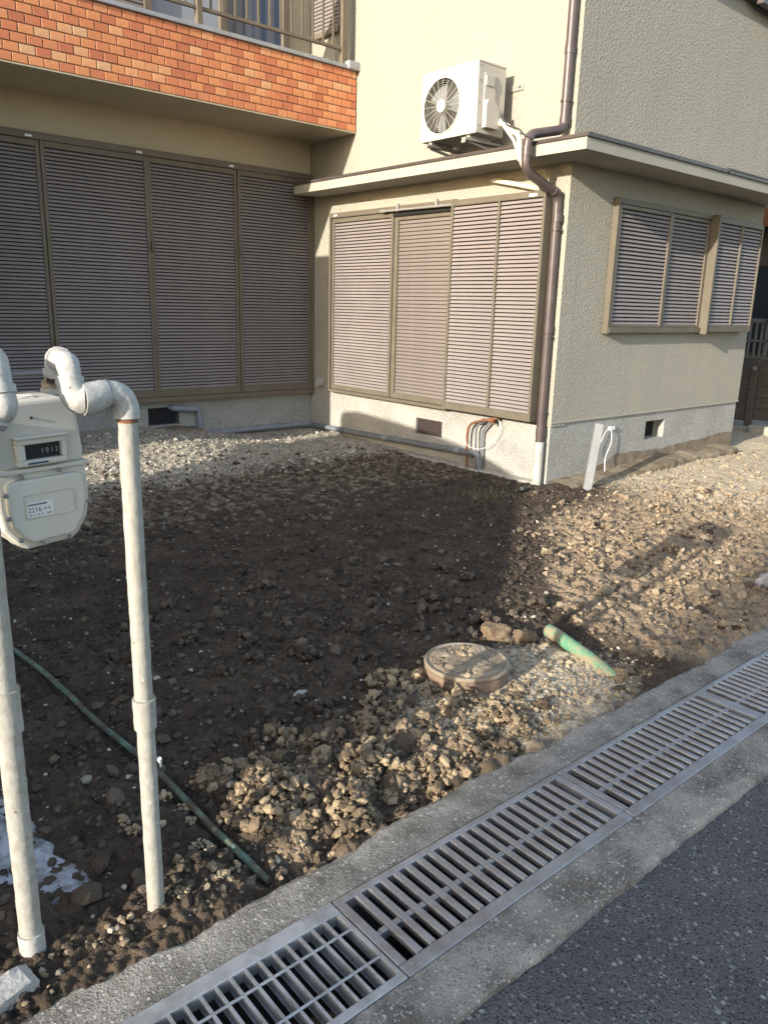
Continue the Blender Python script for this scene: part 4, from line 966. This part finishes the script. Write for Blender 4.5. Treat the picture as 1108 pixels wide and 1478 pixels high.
q_ = rng.uniform(0, 6.283, 260); r_ = .145*np.sqrt(rng.uniform(0, 1, 260)); p = np.stack([2.155+r_*np.cos(q_), 1.955+r_*np.sin(q_), np.full(260, rz-.003)], 1); scatter('lid_crumbs', 'clod_mid', p, logn(260, .0055, .5, .002, .014), 1, rough=.8)
p = sample(1200, 1.5, 3.2, 1.47, 2.2, R(2)); scatter('sandy_crumbs', 'clod_tan', p, logn(len(p), .007, .5, .0025, .02), 1, rough=.6)
p = clustered(14, 16, .022, .70, .90, 1.55, 1.95, lambda x, y: x*0+1); scatter('soil_clods', 'clod_tan', p, logn(len(p), .0065, .4, .003, .014), 1, .9, 0, rough=.6)

# dead grass tuft
gt = MB()
for i in range(140):
    x = 4.52+random.gauss(0, .13); y = 4.0+random.gauss(0, .11); z = hz(x, y); a = random.uniform(0, 6.28); h = random.uniform(.02, .06); l = random.uniform(.01, .06); w = .003
    gt.add([(x-w*math.sin(a), y+w*math.cos(a), z-.005), (x+w*math.sin(a), y-w*math.cos(a), z-.005), (x+l*math.cos(a), y+l*math.sin(a), z+h)], [(0, 1, 2)])
tag(gt.build('dry_grass', 'grass'), kind='stuff')

# ================================================================== NEXT DOOR, SEEN PAST THE CORNER
fe = thing('wooden_fence', 'dark wooden board fence with barred gate past the house corner', 'fence', (10.2, 4.5, -.03))
for i in range(5): MB().box(10.2, 10.225, 2.9, 4.53, .15+i*.145, .15+i*.145+.138, .004).build('board', 'dark_wood', fe)
MB().box(10.17, 10.23, 4.535, 4.62, -.05, .93, .004).build('post', 'dark_wood', fe)
MB().box(10.20, 10.23, 4.625, 5.5, .12, .74, .003).build('panel', 'dark_wood', fe)
MB().lathe([(.03, 0), (.03, .03), (.02, .04)], (10.169, 4.575, .80), 12, Matrix.Rotation(-math.pi/2, 4, 'Y')).build('knob', 'steel', fe)
MB().box(10.21, 10.24, 4.30, 5.5, .915, .95, .003).box(10.21, 10.24, 4.30, 5.5, 1.13, 1.155, .003).box(10.21, 10.24, 4.30, 5.5, 1.37, 1.42, .003).box(10.21, 10.24, 4.48, 4.53, .95, 1.42, .003).build('gate_frame', 'fence_grey', fe)
bm_ = MB().box(-.008, .008, -.012, .012, 0, .42).mesh('gate_bar', 'fence_grey')
for i in range(10): piece('gate_bar', bm_, fe, (10.225, 4.575+i*.075, .95))
MB().box(10.20, 10.24, 2.9, 4.45, .95, 1.75, .004).build('privacy_panel', 'fence_grey', fe)
st_ = MB().box(10.0, 10.5, 2.6, 4.48, -.2, .10, .01).box(10.08, 10.5, 4.485, 5.6, -.2, .06, .01); tag(st_.build('boundary_kerb', 'concrete_pale'), kind='structure')
nb = thing('neighbour_house', 'dark neighbouring house with blue grey roof edge behind the fence', 'house', (13, 5, 0))
MB().box(12.6, 18, 3.9, 12, -.1, 3.2).build('wall', 'dark_wood', nb)
MB().prism([(12.1, 3.0), (18.5, 3.0), (18.5, 3.1), (15.3, 4.6), (12.1, 3.1)], (3.4, 12.5), 'y').build('roof', 'roof_blue', nb)
MB().box(12.05, 12.12, 3.4, 12.5, 2.72, 2.99, .01).build('gutter_board', 'orange_trim', nb)
MB().box(12.56, 12.6, 4.4, 6.2, .9, 2.2, .004).build('window', 'van_glass', nb)

# ================================================================== ADDED OUT OF FRAME TO CAST THE SHADE
vn = thing('shadow_van', 'unseen grey minivan left of the gas meter, shaped for its shadow', 'van', (0, 0, -.03))
DV = Vector((SUN.x, SUN.y, 0)).normalized(); TV = Matrix(((DV.x, -DV.y, 0, 0), (DV.y, DV.x, 0, 0), (0, 0, 1, 0), (0, 0, 0, 1)))
prof = [(1.66, .24), (1.65, .45), (1.67, .66), (1.75, .86), (2.00, .99), (2.31, 1.13), (2.72, 1.32), (3.28, 1.57), (3.88, 1.76), (4.6, 1.865), (5.62, 1.935), (5.92, 1.90), (5.97, 1.80), (5.90, 1.69), (5.50, 1.56), (5.42, 1.2), (5.46, .9), (5.46, .30), (5.4, .22), (5.15, .22), (4.9, .22), (2.6, .22), (1.9, .22)]  # outline shaped to throw the low shadow on soil and foundation
vb = MB().prism([(u_, z_+(.048*u_ if z_ > .9 else .048*u_*max(0, (z_-.24)/.66))) for u_, z_ in prof], (-1.92, -.30), 'x').build('body', 'van_paint', vn)
vb.data.transform(TV); b_ = vb.modifiers.new('bevel', 'BEVEL'); b_.width = .06; b_.segments = 3; b_.limit_method = 'ANGLE'
for x0, x1 in ((-.301, -.292), (-1.928, -1.919)):
    MB().prism([(2.95, 1.17), (3.45, 1.54), (3.9, 1.66), (3.98, 1.17)], (x0, x1), 'x').build('side_window', 'van_glass', vn)
    MB().prism([(4.05, 1.17), (4.0, 1.68), (4.6, 1.755), (5.30, 1.75), (5.38, 1.17)], (x0, x1), 'x').build('side_window', 'van_glass', vn)
    for y in (2.25, 4.75):
        wm = MB().lathe([(.31, -.09), (.325, -.05), (.325, .05), (.31, .09)], ((x0+x1)/2+(.02 if x0 < -1 else -.02), y, .29), 28, Matrix.Rotation(math.pi/2, 4, 'Y')).build('wheel', 'rubber', vn)
        MB().lathe([(.2, -.095), (.2, .095)], ((x0+x1)/2+(.02 if x0 < -1 else -.02), y, .29), 20, Matrix.Rotation(math.pi/2, 4, 'Y')).build('rim', 'steel', wm)
MB().prism([(2.36, 1.165), (2.73, 1.335), (3.22, 1.555), (3.22, 1.57), (2.70, 1.35), (2.33, 1.18)], (-1.75, -.47), 'x').build('windscreen', 'van_glass', vn)
for x in (-.62, -1.78): MB().box(x, x+.24, 1.555, 1.68, .62, .78, .02).build('shadow_van_headlight', 'lamp_clear', vn)
for o_ in vn.children_recursive:
    if o_ is vb: continue
    if 'window' in o_.name or 'windscreen' in o_.name:
        for q in o_.data.vertices: q.co.z += .048*q.co.y
    o_.data.transform(TV)
ab = thing('shading_block', 'tall plain unseen block added across the road to shade the street', 'building', (-38, -12, -.1))
TB = Matrix.Translation((-34, -4.63, 0)) @ Matrix.Rotation(math.atan2(SUN.y, SUN.x), 4, 'Z')  # unseen block, turned along the sun so its shadow edge follows the kerb
MB().box(-9, 0, -16, 0, -.3, 13.4, 0, TB).build('wall', 'far_wall', ab)  # body of the added unseen block
wm_ = MB()
for f_ in range(4):
    for k in range(5): 
        MB().box(.001, .05, -14.6+k*3, -12.9+k*3, 1+f_*3.1, 2.5+f_*3.1, 0, TB).build('window', 'glass_blue', ab)
MB().box(-9.2, .2, -16.2, .0, 13.4, 13.6, 0, TB).build('roof', 'flash', ab)
